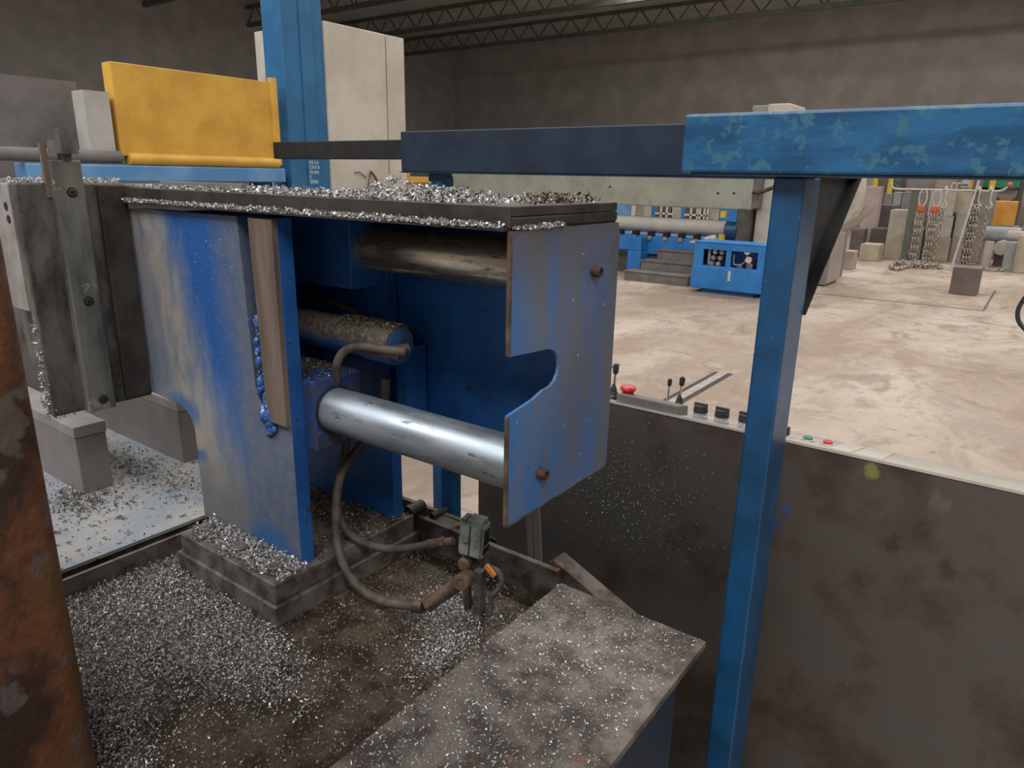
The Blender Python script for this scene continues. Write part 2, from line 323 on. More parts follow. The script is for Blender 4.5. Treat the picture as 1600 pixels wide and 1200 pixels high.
def tube(bm, pts, r, n=10, sm=8):
    pts = spline(pts, sm) if sm else [Vector(p) for p in pts]
    t0 = (pts[1] - pts[0]).normalized(); u, v = basis(t0); rings = []
    for i, p in enumerate(pts):
        t = (pts[min(i + 1, len(pts) - 1)] - pts[max(i - 1, 0)]).normalized()
        u = (u - t * u.dot(t)).normalized(); v = t.cross(u)
        rr = r[min(i * len(r) // len(pts), len(r) - 1)] if isinstance(r, (list, tuple)) else r
        rings.append([bm.verts.new(p + (u * math.cos(a) + v * math.sin(a)) * rr) for a in [2 * math.pi * k / n for k in range(n)]])
    for a, b in zip(rings, rings[1:]):
        for i in range(n): bm.faces.new((a[i], a[(i + 1) % n], b[(i + 1) % n], b[i]))
    bm.faces.new(rings[0][::-1]); bm.faces.new(rings[-1]); return bm
def prism(bm, poly, axis, a, b):
    """poly of (u, v) pushed from a to b along axis: 'Y' -> (x,z), 'X' -> (y,z), 'Z' -> (x,y)"""
    def pt(u, v, w): return {'Y': (u, w, v), 'X': (w, u, v), 'Z': (u, v, w)}[axis]
    A = [bm.verts.new(pt(u, v, a)) for u, v in poly]; Bv = [bm.verts.new(pt(u, v, b)) for u, v in poly]; n = len(poly)
    bm.faces.new(A[::-1]); bm.faces.new(Bv)
    for i in range(n): bm.faces.new((A[i], A[(i + 1) % n], Bv[(i + 1) % n], Bv[i]))
    return bm
def socket_screw(parent, p, d, r, h, m=None, name='socket_screw'):
    """cap screw head along d with a recessed hexagon"""
    bm = B(); lathe(bm, p, d, [(-h * .2, r), (h * .88, r), (h, r * .9), (h, r * .55), (h * .45, r * .5)], 20)
    o = obj(name, bm, m or mBolt, parent, .6); return o
def hexbolt(parent, p, r, h, m, name='hex_bolt'):
    bm = B(); cyl(bm, p, Vector(p) + Vector((0, 0, h)), r, 6); cyl(bm, Vector(p) - Vector((0, 0, .002)), Vector(p) + Vector((0, 0, h * .25)), r * 1.35, 20)
    return obj(name, bm, m, parent)

# swarf: many small curled ribbons joined in one mesh
def swarf(name, pts, size, m, label=None, parent=None, seed=1, width=.33, lift=.5):
    rng = np.random.default_rng(seed); n = len(pts); pts = np.asarray(pts, float); K = 4
    s = size * rng.uniform(.5, 1.35, n); curl = rng.uniform(.8, 4.2, n); w = s * width * rng.uniform(.6, 1.2, n)
    q = rng.normal(size=(n, 4)); q /= np.linalg.norm(q, axis=1)[:, None]
    a, b, c, d = q.T
    Rm = np.stack([np.stack([1 - 2 * (c * c + d * d), 2 * (b * c - a * d), 2 * (b * d + a * c)], -1),
                   np.stack([2 * (b * c + a * d), 1 - 2 * (b * b + d * d), 2 * (c * d - a * b)], -1),
                   np.stack([2 * (b * d - a * c), 2 * (c * d + a * b), 1 - 2 * (b * b + c * c)], -1)], 1)
    V = np.zeros((n, (K + 1) * 2, 3))
    for k in range(K + 1):
        t = (k / K - .5); ang = curl * t; rad = s / curl
        x = rad * np.sin(ang); z = rad * (np.cos(ang) - 1)
        for j, sg in enumerate((-.5, .5)):
            V[:, k * 2 + j, 0] = x; V[:, k * 2 + j, 1] = sg * w + .35 * s * t * (rng.random() - .5); V[:, k * 2 + j, 2] = z
    V = np.einsum('nij,nkj->nki', Rm, V)
    zmin = V[:, :, 2].min(1); V[:, :, 2] -= (zmin * lift)[:, None]
    V += pts[:, None, :]
    base = (np.arange(n) * (K + 1) * 2)[:, None, None]
    f = np.array([[2 * k, 2 * k + 1, 2 * k + 3, 2 * k + 2] for k in range(K)])[None]
    Fc = (base + f).reshape(-1, 4)
    me = bpy.data.meshes.new(name); me.from_pydata(V.reshape(-1, 3).tolist(), [], Fc.tolist()); me.update()
    o = link(name, me, m, parent)
    o['kind'] = 'stuff'
    if label and parent is None: tag(o, label, 'metal chips')
    return o
def scatter(n, x0, x1, y0, y1, z, seed, dz=.004, keep=None):
    rng = np.random.default_rng(seed); p = np.stack([rng.uniform(x0, x1, n), rng.uniform(y0, y1, n), z + rng.random(n) ** 2 * dz], 1)
    return p if keep is None else p[keep(p)]

# ------------------------------------------------------------------ the hall
def struct(name, bm, m): return tag(obj(name, bm, m), kind='structure')
bm = B(); box(bm, -26, 24, -9, 34, -.3, 0); fl = struct('floor', bm, mFloor)
# rail strips, groove shade put into flat dark strips, and a cover plate let into the floor
for nm, (x0, x1, y0, y1), mm in (('rail_strip', (-2.055, -1.985, 3.0, 5.84), mGreyL), ('groove_shade_strip', (-2.095, -2.055, 3.0, 5.83), mBolt), ('groove_shade_strip', (-1.985, -1.94, 3.0, 5.86), mBolt),
                                 ('rail_strip', (-2.93, -2.87, 3.0, 5.55), mGreyL), ('groove_shade_strip', (-2.965, -2.93, 3.0, 5.55), mBlkD), ('groove_shade_strip', (-2.87, -2.835, 3.0, 5.52), mBlkD)):
    bm = B(); box(bm, x0, x1, y0, y1, -.05, .003 if mm is mGreyL else .0015); obj(nm, bm, mm, fl)
bm = B(); box(bm, -2.9, -.47, 11.1, 13.48, -.05, .002); obj('cover_plate_frame', bm, mBlkD, fl)
bm = B(); box(bm, -2.92, -.50, 11.14, 13.46, -.05, .004); obj('cover_plate', bm, mFloor, fl)
WY = 30.0
bm = B(); box(bm, -26, 24, WY, WY + .25, -.01, ROOF + .05); wf = struct('wall_far', bm, mWall)
bm = B(); box(bm, -26.2, -26, -9, WY, -.01, ROOF + .05); struct('wall_left', bm, mWall)
bm = B(); box(bm, -26.2, 24.2, -9.2, -9, -.01, ROOF + .05); struct('wall_near', bm, mWall)
bm = B(); box(bm, 24, 24.2, -9, WY, -.01, ROOF + .05); struct('wall_right', bm, mWall)
bm = B(); box(bm, -26.2, 24.2, -9, WY + .25, ROOF, ROOF + .15); rf = struct('ceiling', bm, mRoof)
for sy in (-3.2, 6.0, 13.5, 21):
    bm = B(); box(bm, -14, 12, sy - (1.8 if sy < 0 else 1), sy + (1.8 if sy < 0 else 1), ROOF - .05, ROOF + .01); obj('roof_light', bm, mLite, rf)
for k in range(9):                                  # roof trusses
    yy = -6 + 4 * k
    bm = B(); box(bm, -26, 24, yy - .06, yy + .06, ROOF - .75, ROOF - .6); box(bm, -26, 24, yy - .06, yy + .06, ROOF - .12, ROOF)
    for j in range(50):
        x = -26 + j; cyl(bm, (x, yy, ROOF - .65), (x + .5, yy, ROOF - .05), .03, 5); cyl(bm, (x + .5, yy, ROOF - .05), (x + 1, yy, ROOF - .65), .03, 5)
    obj('roof_truss', bm, mRack, rf)

# ------------------------------------------------------------------ machine bed: trough, rims, wet plate
ZB = H - .875                                  # trough bottom
bed = thing('machine_bed', 'low steel machine bed with chip trough, raised rims and wet grey plate', 'machine bed', (-1.3, .7, 0))
bm = B(); box(bm, -1.527, -.46, -.3, 1.13, .02, ZB); obj('trough', bm, mOil, bed)
bm = B(); box(bm, -1.527, -1.519, -.3, 1.13, ZB - .01, H - .833); obj('rim', bm, mBase, bed)
bm = B(); box(bm, -1.5275, -1.5185, -.3, 1.13, H - .833, H - .829); obj('rim_edge', bm, mBase, bed)
bm = B(); box(bm, -1.535, -.70, 1.13, 1.145, ZB - .05, H - .80); obj('rim', bm, mBase, bed, bevel=.002)
bm = B(); box(bm, -1.09, -1.00, 1.145, 1.18, H - .83, H - .803); obj('ledge', bm, mBase, bed)
bm = B(); box(bm, -1.60, -.98, 1.18, 1.192, H - .86, H - .80); obj('rim', bm, mBase, bed)
bm = B(); cyl(bm, (-1.075, 1.15, H - .80), (-1.075, 1.20, H - .80), .010, 14); obj('drain_pipe', bm, mBlack, bed, .5)
bm = B(); box(bm, -3.0, -1.568, -.6, 1.62, H - .838, H - .83); obj('bed_plate', bm, mBed, bed)
bm = B(); box(bm, -2.95, -1.60, -.5, 1.5, .0, H - .838); obj('bed_frame', bm, mBase, bed)
bm = B(); box(bm, -1.60, -1.5275, -.5, 1.13, .05, H - .93); obj('gap_floor', bm, mBase, bed)
# chip-covered cover plate beside the trough, and the slanted bar behind it
bm = B(); box(bm, -.672, -.36, .45, 1.10, H - .815, H - .80); obj('cover_plate', bm, mBase, bed, bevel=.002)
bm = B(); box(bm, -.66, -.40, .50, 1.08, .05, H - .815); obj('cover_body', bm, mDarkB, bed)
a = onY(873, 872, 1.17); b_ = onY(1000, 978, 1.17)
bm = B(); prism(bm, [(a[0] - .012, a[2] - .004), (a[0], a[2] + .004), (b_[0], b_[2]), (b_[0], b_[2] - .05), (a[0] - .012, a[2] - .05)], 'Y', 1.150, 1.195); obj('slanted_bar', bm, mBase, bed, bevel=.002)
bm = B(); box(bm, -.80, -.45, 1.146, 1.19, .3, H - .93); obj('bar_support', bm, mDarkB, bed)

# support bars on the wet plate
for k, (y0, y1, lab) in enumerate(((.718, .795, 'grey steel support bar under the jaw, standing nearest the rusty billet'), (.995, 1.115, 'grey steel support bar behind the column, half hidden by its blue foot'))):
    t = thing('support_bar', lab, 'steel bar', (-2.2, (y0 + y1) / 2, H - .83), 'support bars on the wet plate')
    bm = B(); box(bm, -2.7, -1.92, y0, y1, H - .831, H - .672); obj('body', bm, mStep, t, bevel=.003)
    bm = B(); box(bm, -2.7, -1.917, y0 - .002, y1 + .002, H - .672, H - .642); obj('top_strip', bm, mat('bar_top', (.24, .215, .195), (.31, .28, .255), 9, .6, .2), t, bevel=.002)

# ------------------------------------------------------------------ clamp unit: column, rods, cylinder, guard
V_ = thing('clamp_unit', 'blue hydraulic clamp unit with two chromed rods, cylinder and open guard box, covered in chips', 'vise', (-1.28, .95, H - .785))
ZF = H - .785
fp = [(-1.65, H - .085), (-1.240, H - .083), (-1.226, H - .42), (-1.198, H - .485), (-1.196, H - .42), (-1.206, H - .083), (-1.117, H - .082), (-1.117, ZF), (-1.478, ZF), (-1.478, H - .625)]
for i in range(7):
    t = i / 6 * math.pi / 2; fp.append((-1.478 - .055 * (1 - math.cos(t)), H - .575 + .055 * math.sin(t) - .0))
fp.append((-1.65, H - .513))
bm = B(); prism(bm, fp, 'Y', .80, .832); obj('front_plate', bm, mCol, V_, bevel=.0015)
bm = B(); box(bm, -1.118, -1.1165, .8005, .8315, ZF, H - .082); obj('plate_edge', bm, mInner, V_)
bm = B(); prism(bm, [(-1.188, H - .084), (-1.118, H - .084), (-1.118, H - .478), (-1.165, H - .478), (-1.180, H - .44)], 'Y', .789, .802); obj('wear_strip', bm, mBrown, V_, bevel=.0015)
rng = random.Random(4); bm = B()
for i in range(70):                                   # lumpy painted weld along the strip
    t = i / 69; z = H - .27 - t * .235; x = -1.200 + .009 * (t > .6) * (t - .6) / .4 * 3 + .016 * rng.uniform(-.6, .6) * (.4 + t); r = .0015 + .0075 * rng.random() ** 2 * (1 + .7 * (t > .8))
    bmesh.ops.create_icosphere(bm, subdivisions=1, radius=r, matrix=Matrix.Translation((x, .795 + .004 * rng.random(), z)) @ Matrix.Diagonal((1, 1, 1.7, 1)))
obj('weld_bead', bm, mat('painted_weld', (.012, .07, .24), (.03, .12, .34), 40, .4, 0, .001, (.40, .40, .42), 70, .58), V_, True)
bm = B(); prism(bm, [(-1.478, ZF), (-1.117, ZF), (-1.117, H - .082), (-1.478, H - .082)], 'Y', 1.065, 1.095); obj('back_plate', bm, mInner, V_, bevel=.0015)
bm = B(); box(bm, -1.64, -1.40, .832, 1.065, H - .50, H - .40); obj('cross_plate', bm, mInner, V_)
bm = B(); box(bm, -1.46, -1.44, .832, 1.065, H - .40, H - .083); obj('web_plate', bm, mInner, V_)
bm = B(); box(bm, -1.33, -1.085, .8322, .955, H - .535, H - .39); obj('bearing_block', bm, mat('grimy_blue', (.012, .05, .17), (.05, .045, .045), 14, .5, 0, .001, (.14, .12, .09), 60, .62), V_, bevel=.004)
bm = B(); box(bm, -1.33, -1.12, .97, 1.065, H - .23, H - .085); obj('bearing_block', bm, mInner, V_, bevel=.003)
# rods with end screws
bm = B(); cyl(bm, (-1.60, .883, H - .457), (-.5945, .883, H - .457), .0445, 48); obj('guide_rod', bm, mRod, V_, .6)
bm = B(); lathe(bm, (-1.088, .883, H - .457), (1, 0, 0), [(0, .049), (.006, .049), (.006, .0446)], 40); obj('rod_seal', bm, mBlack, V_, .6)
bm = B(); cyl(bm, (-1.60, 1.023, H - .150), (-.5945, 1.023, H - .150), .0445, 48); o = obj('guide_rod', bm, mRod2, V_, .6)
# hydraulic cylinder
cz, cy = H - .319, .95
bm = B(); lathe(bm, (-1.45, cy, cz), (1, 0, 0), [(0, .036), (.40, .036), (.405, .040), (.478, .040), (.485, .037)], 36); cylo = obj('hydraulic_cylinder', bm, mCylG, V_, .6)
bm = B(); lathe(bm, (-.966, cy, cz), (1, 0, 0), [(0, .033), (.003, .033), (.004, .030)], 32); obj('end_cap', bm, mat('cap_blue', (.03, .10, .24), (.04, .13, .30), 22, .5, 0, .001, (.08, .07, .06), 40, .6), cylo, .6)
bm = B(); cyl(bm, (-1.02, .905, cz - .008), (-.972, .918, cz - .010), .008, 12); cyl(bm, (-.975, .918, cz - .010), (-.945, .93, cz - .008), .013, 6); cyl(bm, (-.975, .918, cz - .01), (-.945, .955, cz - .004), .011, 10); obj('hose_fitting', bm, mFit, cylo, .5)
bm = B(); tube(bm, [(-1.4, 1.01, cz + .05), (-1.2, 1.0, cz + .045), (-1.08, .99, cz + .025)], .008, 8); obj('grease_line', bm, mHose, cylo, True)
# lower strut behind the cylinder
bm = B(); box(bm, -1.06, -1.03, 1.03, 1.09, H - .56, H - .35); obj('hanger', bm, mInner, V_)
# top plates and guard
bm = B(); box(bm, -1.628, -.590, .797, 1.098, H - .0545, H - .040); obj('top_plate', bm, mGreyD, V_, bevel=.002)
bm = B(); box(bm, -1.640, -.590, .797, 1.100, H - .070, H - .0552); obj('top_plate', bm, mGreyD, V_, bevel=.002)
bm = B(); box(bm, -1.655, -.593, .783, 1.10, H - .0735, H - .0700); obj('guard_roof', bm, mGreyD, V_)
bm = B(); box(bm, -1.630, -.5895, .7945, .7975, H - .0700, H - .0405); obj('front_strip', bm, mGreyD, V_, bevel=.001)
bm = B(); box(bm, -1.25, -.592, 1.100, 1.104, H - .523, H - .0735); obj('guard_back', bm, mInner, V_)
ep = [(.797, H - .0735), (1.103, H - .0735), (1.110, H - .090), (1.110, H - .515), (1.102, H - .523), (.797, H - .521), (.797, H - .341)]
ep += [(.86, H - .331), (.89, H - .322)]
for i in range(9):
    t = -math.pi / 2 + i / 8 * math.pi * .94; ep.append((.898 + .034 * math.cos(t), H - .290 + .032 * math.sin(t)))
ep += [(.895, H - .257), (.797, H - .251)]
bm = B(); prism(bm, ep, 'X', -.5945, -.589); es = obj('guard_end', bm, mEnd, V_)
for y0_, y1_, z0_, z1_ in ((.7962, .7990, H - .250, H - .075), (.7962, .7990, H - .520, H - .343), (.7975, 1.102, H - .5235, H - .5208)):
    bm = B(); box(bm, -.5955, -.5882, y0_, y1_, z0_, z1_); obj('rusted_edge', bm, mFit, es)
for (y, z) in ((1.026, H - .149), (.883, H - .460)):
    bm = B(); lathe(bm, (-.590, y, z), (1, 0, 0), [(-.003, .0098), (.014, .0098), (.016, .0085), (.016, .0052), (.006, .0048)], 24); obj('socket_screw', bm, mat('rusty_screw', (.06, .03, .02), (.11, .06, .04), 40, .6, .3), es, .6)
bm = B(); box(bm, -1.620, -1.31, .862, .874, H - .0402, H - .026); obj('stop_bar', bm, mStep, V_, bevel=.001)
# foot plates with bolts
bm = B(); box(bm, -1.445, -1.098, .72, 1.112, H - .829, ZF); obj('foot_plate', bm, mBase, V_, bevel=.003)
bm = B(); box(bm, -1.452, -1.088, .712, 1.12, ZB, H - .829); obj('foot_plate', bm, mBase, V_, bevel=.003)
for x, y in ((-1.405, .765), (-1.27, .757), (-1.145, .757), (-1.16, 1.04)):
    bm = B(); lathe(bm, (x, y, ZF - .002), (0, 0, 1), [(0, .022), (.004, .022), (.004, .0165), (.013, .0165), (.015, .014)], 20); obj('foot_bolt', bm, mBase, V_, .6)
bm = B(); cyl(bm, (-1.117, 1.11, H - .785), (-1.117, 1.16, H - .785), .016, 14); obj('foot_bolt', bm, mGreyD, V_, .6)
# chips lying on the unit
P_ = scatter(1500, -1.62, -.60, .80, 1.095, H - .040, 11, .004)
P1 = scatter(600, -1.62, -.80, .80, .83, H - .040, 12, .005)
r2 = np.random.default_rng(5); n = 2600                               # heaps towards the guard end
hx = np.concatenate([r2.normal(-1.02, .07, n // 3), r2.normal(-.83, .09, n // 2)]); hy = np.concatenate([r2.normal(1.0, .05, n // 3), r2.normal(.88, .055, n // 2)])
hh = np.concatenate([.034 * np.exp(-((hx[:n // 3] + 1.02) / .07) ** 2 - ((hy[:n // 3] - 1.0) / .05) ** 2), .022 * np.exp(-((hx[n // 3:] + .80) / .14) ** 2 - ((hy[n // 3:] - .88) / .06) ** 2)])
P2 = np.stack([hx, hy, H - .040 + hh * r2.random(len(hx))], 1); P2 = P2[(P2[:, 1] > .80) & (P2[:, 1] < 1.095) & (P2[:, 0] < -.62)]
swarf('top_chips', np.concatenate([P_, P1, P2]), .0092, mChip, parent=V_, seed=3)
swarf('dark_chips', np.stack([np.clip(r2.normal(-.635, .015, 500), -.7, -.60), np.clip(r2.normal(.97, .045, 500), .86, 1.07), H - .040 + .014 * r2.random(500) ** 2], 1), .007, mChipD, parent=V_, seed=41)
P_ = scatter(3400, -1.65, -.60, .782, .795, H - .070, 14, .006)
swarf('ledge_chips', np.concatenate([P_, scatter(260, -.5890, -.586, .80, .93, H - .072, 15, .004)]), .0075, mChip, parent=V_, seed=4)
P_ = scatter(3400, -1.44, -1.10, .724, .800, ZF, 16, .010, lambda p: (p[:, 1] > .730 + .01 * np.sin(p[:, 0] * 60)))
P_[:, 2] += np.clip((P_[:, 1] - .74) / .06, 0, 1) * .010 * np.random.default_rng(2).random(len(P_))
swarf('foot_chips', P_, .0085, mChip, parent=V_, seed=5)
swarf('foot_chips_oily', scatter(2600, -1.44, -1.10, .83, 1.10, ZF, 17, .006), .007, mChipD, parent=V_, seed=6)
P_ = []                                                               # on the cylinder and bearing block
r3 = np.random.default_rng(9)
for i in range(900):
    t = r3.normal(0, .42); P_.append((-1.12 + .155 * r3.random() + 0 * t, cy + .0405 * math.sin(t), cz + .0405 * math.cos(t)))
P_ = np.array(P_)
swarf('cylinder_chips', P_, .005, mChipD, parent=V_, seed=7)
swarf('block_chips', scatter(400, -1.32, -1.09, .835, .95, H - .39, 18, .004), .006, mChipD, parent=V_, seed=8)

# ------------------------------------------------------------------ jaw at the left
J = thing('clamp_jaw', 'dark steel clamp jaw plate with bolted upright bar beside the blue column', 'jaw plate', (-1.7, .7, H - .52))
bm = B(); box(bm, -1.682, -1.652, .585, .80, H - .52, H - .031); obj('jaw_plate', bm, mGrey, J, bevel=.004)
bm = B(); box(bm, -1.653, -1.640, .735, .797, H - .512, H - .034); obj('cover_strip', bm, mGreyD, J, bevel=.004)
bm = B(); box(bm, -1.800, -1.684, .583, .80, H - .292, H - .033); sb = obj('side_block', bm, mGreyL, J, bevel=.002)
bm = B(); box(bm, -1.95, -1.684, .62, .80, H - .45, H - .292); obj('jaw_body', bm, mGrey, J)
for (x, z) in ((-1.706, H - .0785), (-1.703, H - .104)):
    bm = B(); lathe(bm, (x, .5835, z), (0, -1, 0), [(0, .0088), (.0012, .0088), (.0016, .007)], 20); obj('screw_shade_disc', bm, mBolt, sb, .6)  # raised dark disc, the hole's shade is in its colour
bm = B(); box(bm, -1.653, -1.630, .648, .706, H - .521, H + .014); ub = obj('upright_bar', bm, mBar, J, bevel=.003)
for z in (-.050, -.276, -.497):
    bm = B(); lathe(bm, (-1.6305, .680, H + z), (1, 0, 0), [(-.001, .0105), (.0010, .0105), (.0014, .0090)], 20); obj('socket_screw', bm, mBolt, ub, .6)
    bm = B(); lathe(bm, (-1.6305, .680, H + z), (1, 0, 0), [(.001, .0078), (.0028, .0074), (.0030, .0066)], 20); obj('screw_head', bm, mGreyD, ub, .6)
    bm = B(); cyl(bm, (-1.629, .680, H + z), (-1.6270, .680, H + z), .0042, 6); obj('hex_shade_disc', bm, mBolt, ub)  # shade of the hex socket put into a proud black hexagon
bm = B(); box(bm, -1.656, -1.648, .640, .652, H - .06, H + .045); obj('side_lip', bm, mBrown, ub)
bm = B(); cyl(bm, (-1.640, .680, H + .012), (-1.640, .680, H + .075), .0125, 12); cyl(bm, (-1.640, .680, H + .026), (-1.640, .680, H + .052), .029, 6); obj('hex_nut', bm, mGrey, ub, .5)
P_ = np.concatenate([scatter(700, -1.80, -1.652, .585, .80, H - .031, 21, .007), scatter(200, -1.684, -1.652, .578, .588, H - .50, 22, .2), scatter(90, -1.69, -1.650, .575, .63, H - .525, 23, .025)])
swarf('jaw_chips', P_, .009, mChip, parent=J, seed=9)

# rusty billet standing close by at the left
bl = onZ(62, 640, 0)
e0 = ray(62, 640) * .86
bm = B(); poly = []
x1, y1 = e0[0], e0[1]
for cx, cyy, a0 in ((x1 - .03, y1 - .03, 0), (x1 - .34, y1 - .03, 90), (x1 - .34, y1 - .37, 180), (x1 - .03, y1 - .37, 270)):
    for k in range(6): t = math.radians(a0 + 18 * k); poly.append((cx + .03 * math.cos(t), cyy + .03 * math.sin(t)))
prism(bm, poly, 'Z', ZB - .0, H + .03)
bil = tag(obj('rusty_billet', bm, mRust, None, .5), 'rough rusty brown steel billet standing on end in the chip trough', 'billet')

# ------------------------------------------------------------------ chips in the trough and on the bed
keep = lambda p: ~((p[:, 0] > -1.455) & (p[:, 1] > .71))
P_ = scatter(38000, -1.518, -.85, .24, .80, ZB, 31, .012, keep); P_ = P_[(P_[:, 0] < -1.02 + .09 * np.sin(P_[:, 1] * 23) + .10 * np.random.default_rng(77).normal(size=len(P_))) & (P_[:, 1] < .795)]
swarf('trough_chips', P_, .0062, mChip, 'dense bright steel chips filling the trough in front of the foot plates', seed=10)
P_ = scatter(7000, -1.09, -.69, .30, 1.12, ZB, 32, .006)
swarf('oily_chips', P_, .0058, mChipD, 'brown oily chips scattered in the trough around the hoses', seed=11)
r4 = np.random.default_rng(8); P_ = np.concatenate([np.stack([r4.normal(-.86, .045, 2600), r4.normal(.985, .06, 2600), ZB + .008 * r4.random(2600)], 1), np.stack([r4.normal(-.78, .03, 1500), r4.normal(.86, .05, 1500), ZB + .008 * r4.random(1500)], 1)])
P_ = P_[(P_[:, 1] < 1.12) & (P_[:, 0] < -.685) & (P_[:, 0] > -1.08)]
swarf('wet_chips', P_, .0055, mChip, 'wet bluish chips heaped in the trough below the switch box', seed=12)
P_ = scatter(5000, -.67, -.37, .47, 1.095, H - .80, 33, .004); swarf('cover_chips', P_, .0055, mChip, 'fine chips lying on the flat cover plate beside the console', seed=13)
P_ = np.concatenate([scatter(160, -2.0, -1.575, .45, .85, H - .83, 34, .003), np.stack([r4.normal(-1.9, .07, 900), r4.normal(.70, .05, 900), H - .83 + .004 * r4.random(900)], 1), np.stack([r4.normal(-1.95, .16, 900), r4.normal(.90, .04, 900), H - .83 + .004 * r4.random(900)], 1)])
P_ = P_[(P_[:, 0] < -1.575)]
swarf('bed_chips', P_, .008, mChipD, 'loose chips strewn over the wet bed plate by the support bars', seed=14)

# ------------------------------------------------------------------ hoses, fittings, switch
def hose_pts(spec): return [tuple(onY(x, y, Y)) for x, y, Y in spec]
t = thing('hydraulic_hose', 'thin brown rubber hose looping from the cylinder end down to the switch post', 'hose', (-1.0, .9, ZB))
bm = B(); tube(bm, hose_pts([(634, 550, .905), (600, 546, .90), (565, 541, .895), (538, 549, .885), (526, 572, .88), (529, 604, .905), (540, 650, .955), (541, 690, .96), (533, 740, .945), (527, 790, .93), (536, 822, .925), (562, 846, .93), (600, 857, .945), (640, 856, .96), (672, 850, .975)]), .0085, 12); obj('rubber_tube', bm, mHose, t, True)
bm = B(); q = hose_pts([(668, 851, .973), (690, 848, .983), (708, 845, .99)]); cyl(bm, q[0], q[1], .0105, 14); cyl(bm, q[1], q[2], .0085, 14); cyl(bm, q[1], Vector(q[1]).lerp(Vector(q[2]), .3), .0125, 6); obj('end_fitting', bm, mFit, t, .6)
t = thing('hydraulic_hose', 'thick brown rubber hose sagging to a rusty elbow fitting in the trough', 'hose', (-1.0, .9, ZB))
bm = B(); tube(bm, hose_pts([(603, 592, .98), (597, 640, .985), (560, 700, .975), (532, 745, .925), (525, 800, .90), (527, 850, .885), (540, 890, .875), (566, 922, .87), (602, 940, .875), (648, 947, .885)]), .0095, 12); obj('rubber_tube', bm, mHose, t, True)
q = hose_pts([(645, 947, .884), (662, 948, .889), (725, 906, .925), (668, 945, .892)])
bm = B(); cyl(bm, q[0], q[1], .0125, 14); cyl(bm, q[3], q[2], .0125, 16, .015); cyl(bm, q[3], Vector(q[3]).lerp(Vector(q[2]), .22), .0155, 6); obj('elbow_fitting', bm, mFit, t, .6)
e = Vector(q[2]); bm = B(); cyl(bm, e + Vector((.0, .012, 0)), e + Vector((.006, -.016, .004)), .0165, 18); lathe(bm, e + Vector((.006, -.016, .004)), (.2, -.9, .15), [(0, .0165), (.003, .0155), (.003, .009), (-.006, .008)], 18); obj('banjo_end', bm, mFit, t, .6)

sw = thing('limit_switch', 'grey green limit switch box on a steel post in the trough', 'switch', (-.80, .99, ZB))
c = onY(742, 838, 1.0); R1 = Matrix.Translation(Vector(c)) @ Matrix.Rotation(math.radians(14), 4, 'Z') @ Matrix.Rotation(math.radians(4), 4, 'Y')
bm = B(); box(bm, -.028, .026, -.020, .020, -.040, .036, R1); bmesh.ops.bevel(bm, geom=list(bm.edges), offset=.005, segments=2, affect='EDGES'); hb = obj('housing', bm, mSwitch, sw)
bm = B(); box(bm, -.012, .020, -.016, .016, .036, .042, R1); box(bm, -.026, -.016, -.014, .014, .034, .040, R1); obj('lid', bm, mSwitch, hb)
bm = B()
for i in range(3): box(bm, .0255, .0275, -.013 + .009 * i, -.008 + .009 * i, -.010, .024, R1)
box(bm, .0255, .0272, -.015, .015, -.030, -.016, R1); obj('contact_slot', bm, mBolt, hb)
bm = B(); box(bm, -.004, -.001, -.0205, -.0195, -.034, .032, R1); obj('joint_line', bm, mBolt, hb)
bm = B(); box(bm, c[0] - .006, c[0] + .010, 1.004, 1.022, ZB, c[2] - .03); box(bm, c[0] - .032, c[0] - .020, 1.0, 1.015, ZB, c[2] - .015); obj('post', bm, mBase, sw, bevel=.002)
k = onY(727, 880, .985); bm = B(); lathe(bm, k, (.25, -.9, .1), [(-.02, .014), (.008, .014), (.012, .010)], 16); cyl(bm, (k[0], k[1], k[2]), (k[0], k[1] + .01, ZB), .008, 10); obj('knob', bm, mFit, sw, .6)
k = onY(748, 915, .99); bm = B(); box(bm, k[0] - .011, k[0] + .009, .985, 1.003, ZB, k[2] + .035); obj('bracket', bm, mBase, sw, bevel=.002)
t = thing('cable_tail', 'short grey cable with orange tag bent over beside the switch post', 'cable', tuple(onZ(768, 955, ZB)))
bm = B(); tube(bm, hose_pts([(764, 886, .99), (778, 893, .985), (784, 908, .98), (778, 922, .975), (768, 934, .97), (765, 962, .965)]), .0055, 10); obj('sheath', bm, mHose, t, True)
k = onY(766, 892, .975); bm = B(); box(bm, -.014, .014, -.003, .003, -.005, .006, Matrix.Translation(Vector(k)) @ Matrix.Rotation(math.radians(36), 4, 'Y')); obj('orange_tag', bm, mOrange, t, bevel=.001)

# blue leg between rod and trough, and strap by the console
t = thing('angle_leg', 'short blue angle leg standing behind the trough rim under the rod', 'leg', (-1.02, 1.23, 0))
bm = B(); p = onY(690, 800, 1.215); box(bm, p[0], p[0] + .034, 1.215, 1.221, .0, H - .47); box(bm, p[0] + .028, p[0] + .034, 1.221, 1.25, .0, H - .47); obj('angle_bar', bm, mBlue, t)
bm = B(); box(bm, p[0] + .034, p[0] + .15, 1.245, 1.25, H - .91, H - .86); obj('cross_tie', bm, mDarkB, t)
t = thing('strap', 'pair of thin flat steel straps hanging in front of the console', 'strap', (-.75, 1.3, H - .9))
for (xa, xb, xc) in ((820, 828, 826), (831, 842, 836)):
    a = onY(xa, 795, 1.3); b_ = onY(xb, 795, 1.3); c = onY(xc, 878, 1.3); d = onY(842, 878, 1.3)
    bm = B(); prism(bm, [(a[0], a[2]), (b_[0], b_[2]), (b_[0] + .012, c[2]), (c[0], c[2])], 'Y', 1.3, 1.306); obj('flat_strip', bm, mStep, t)

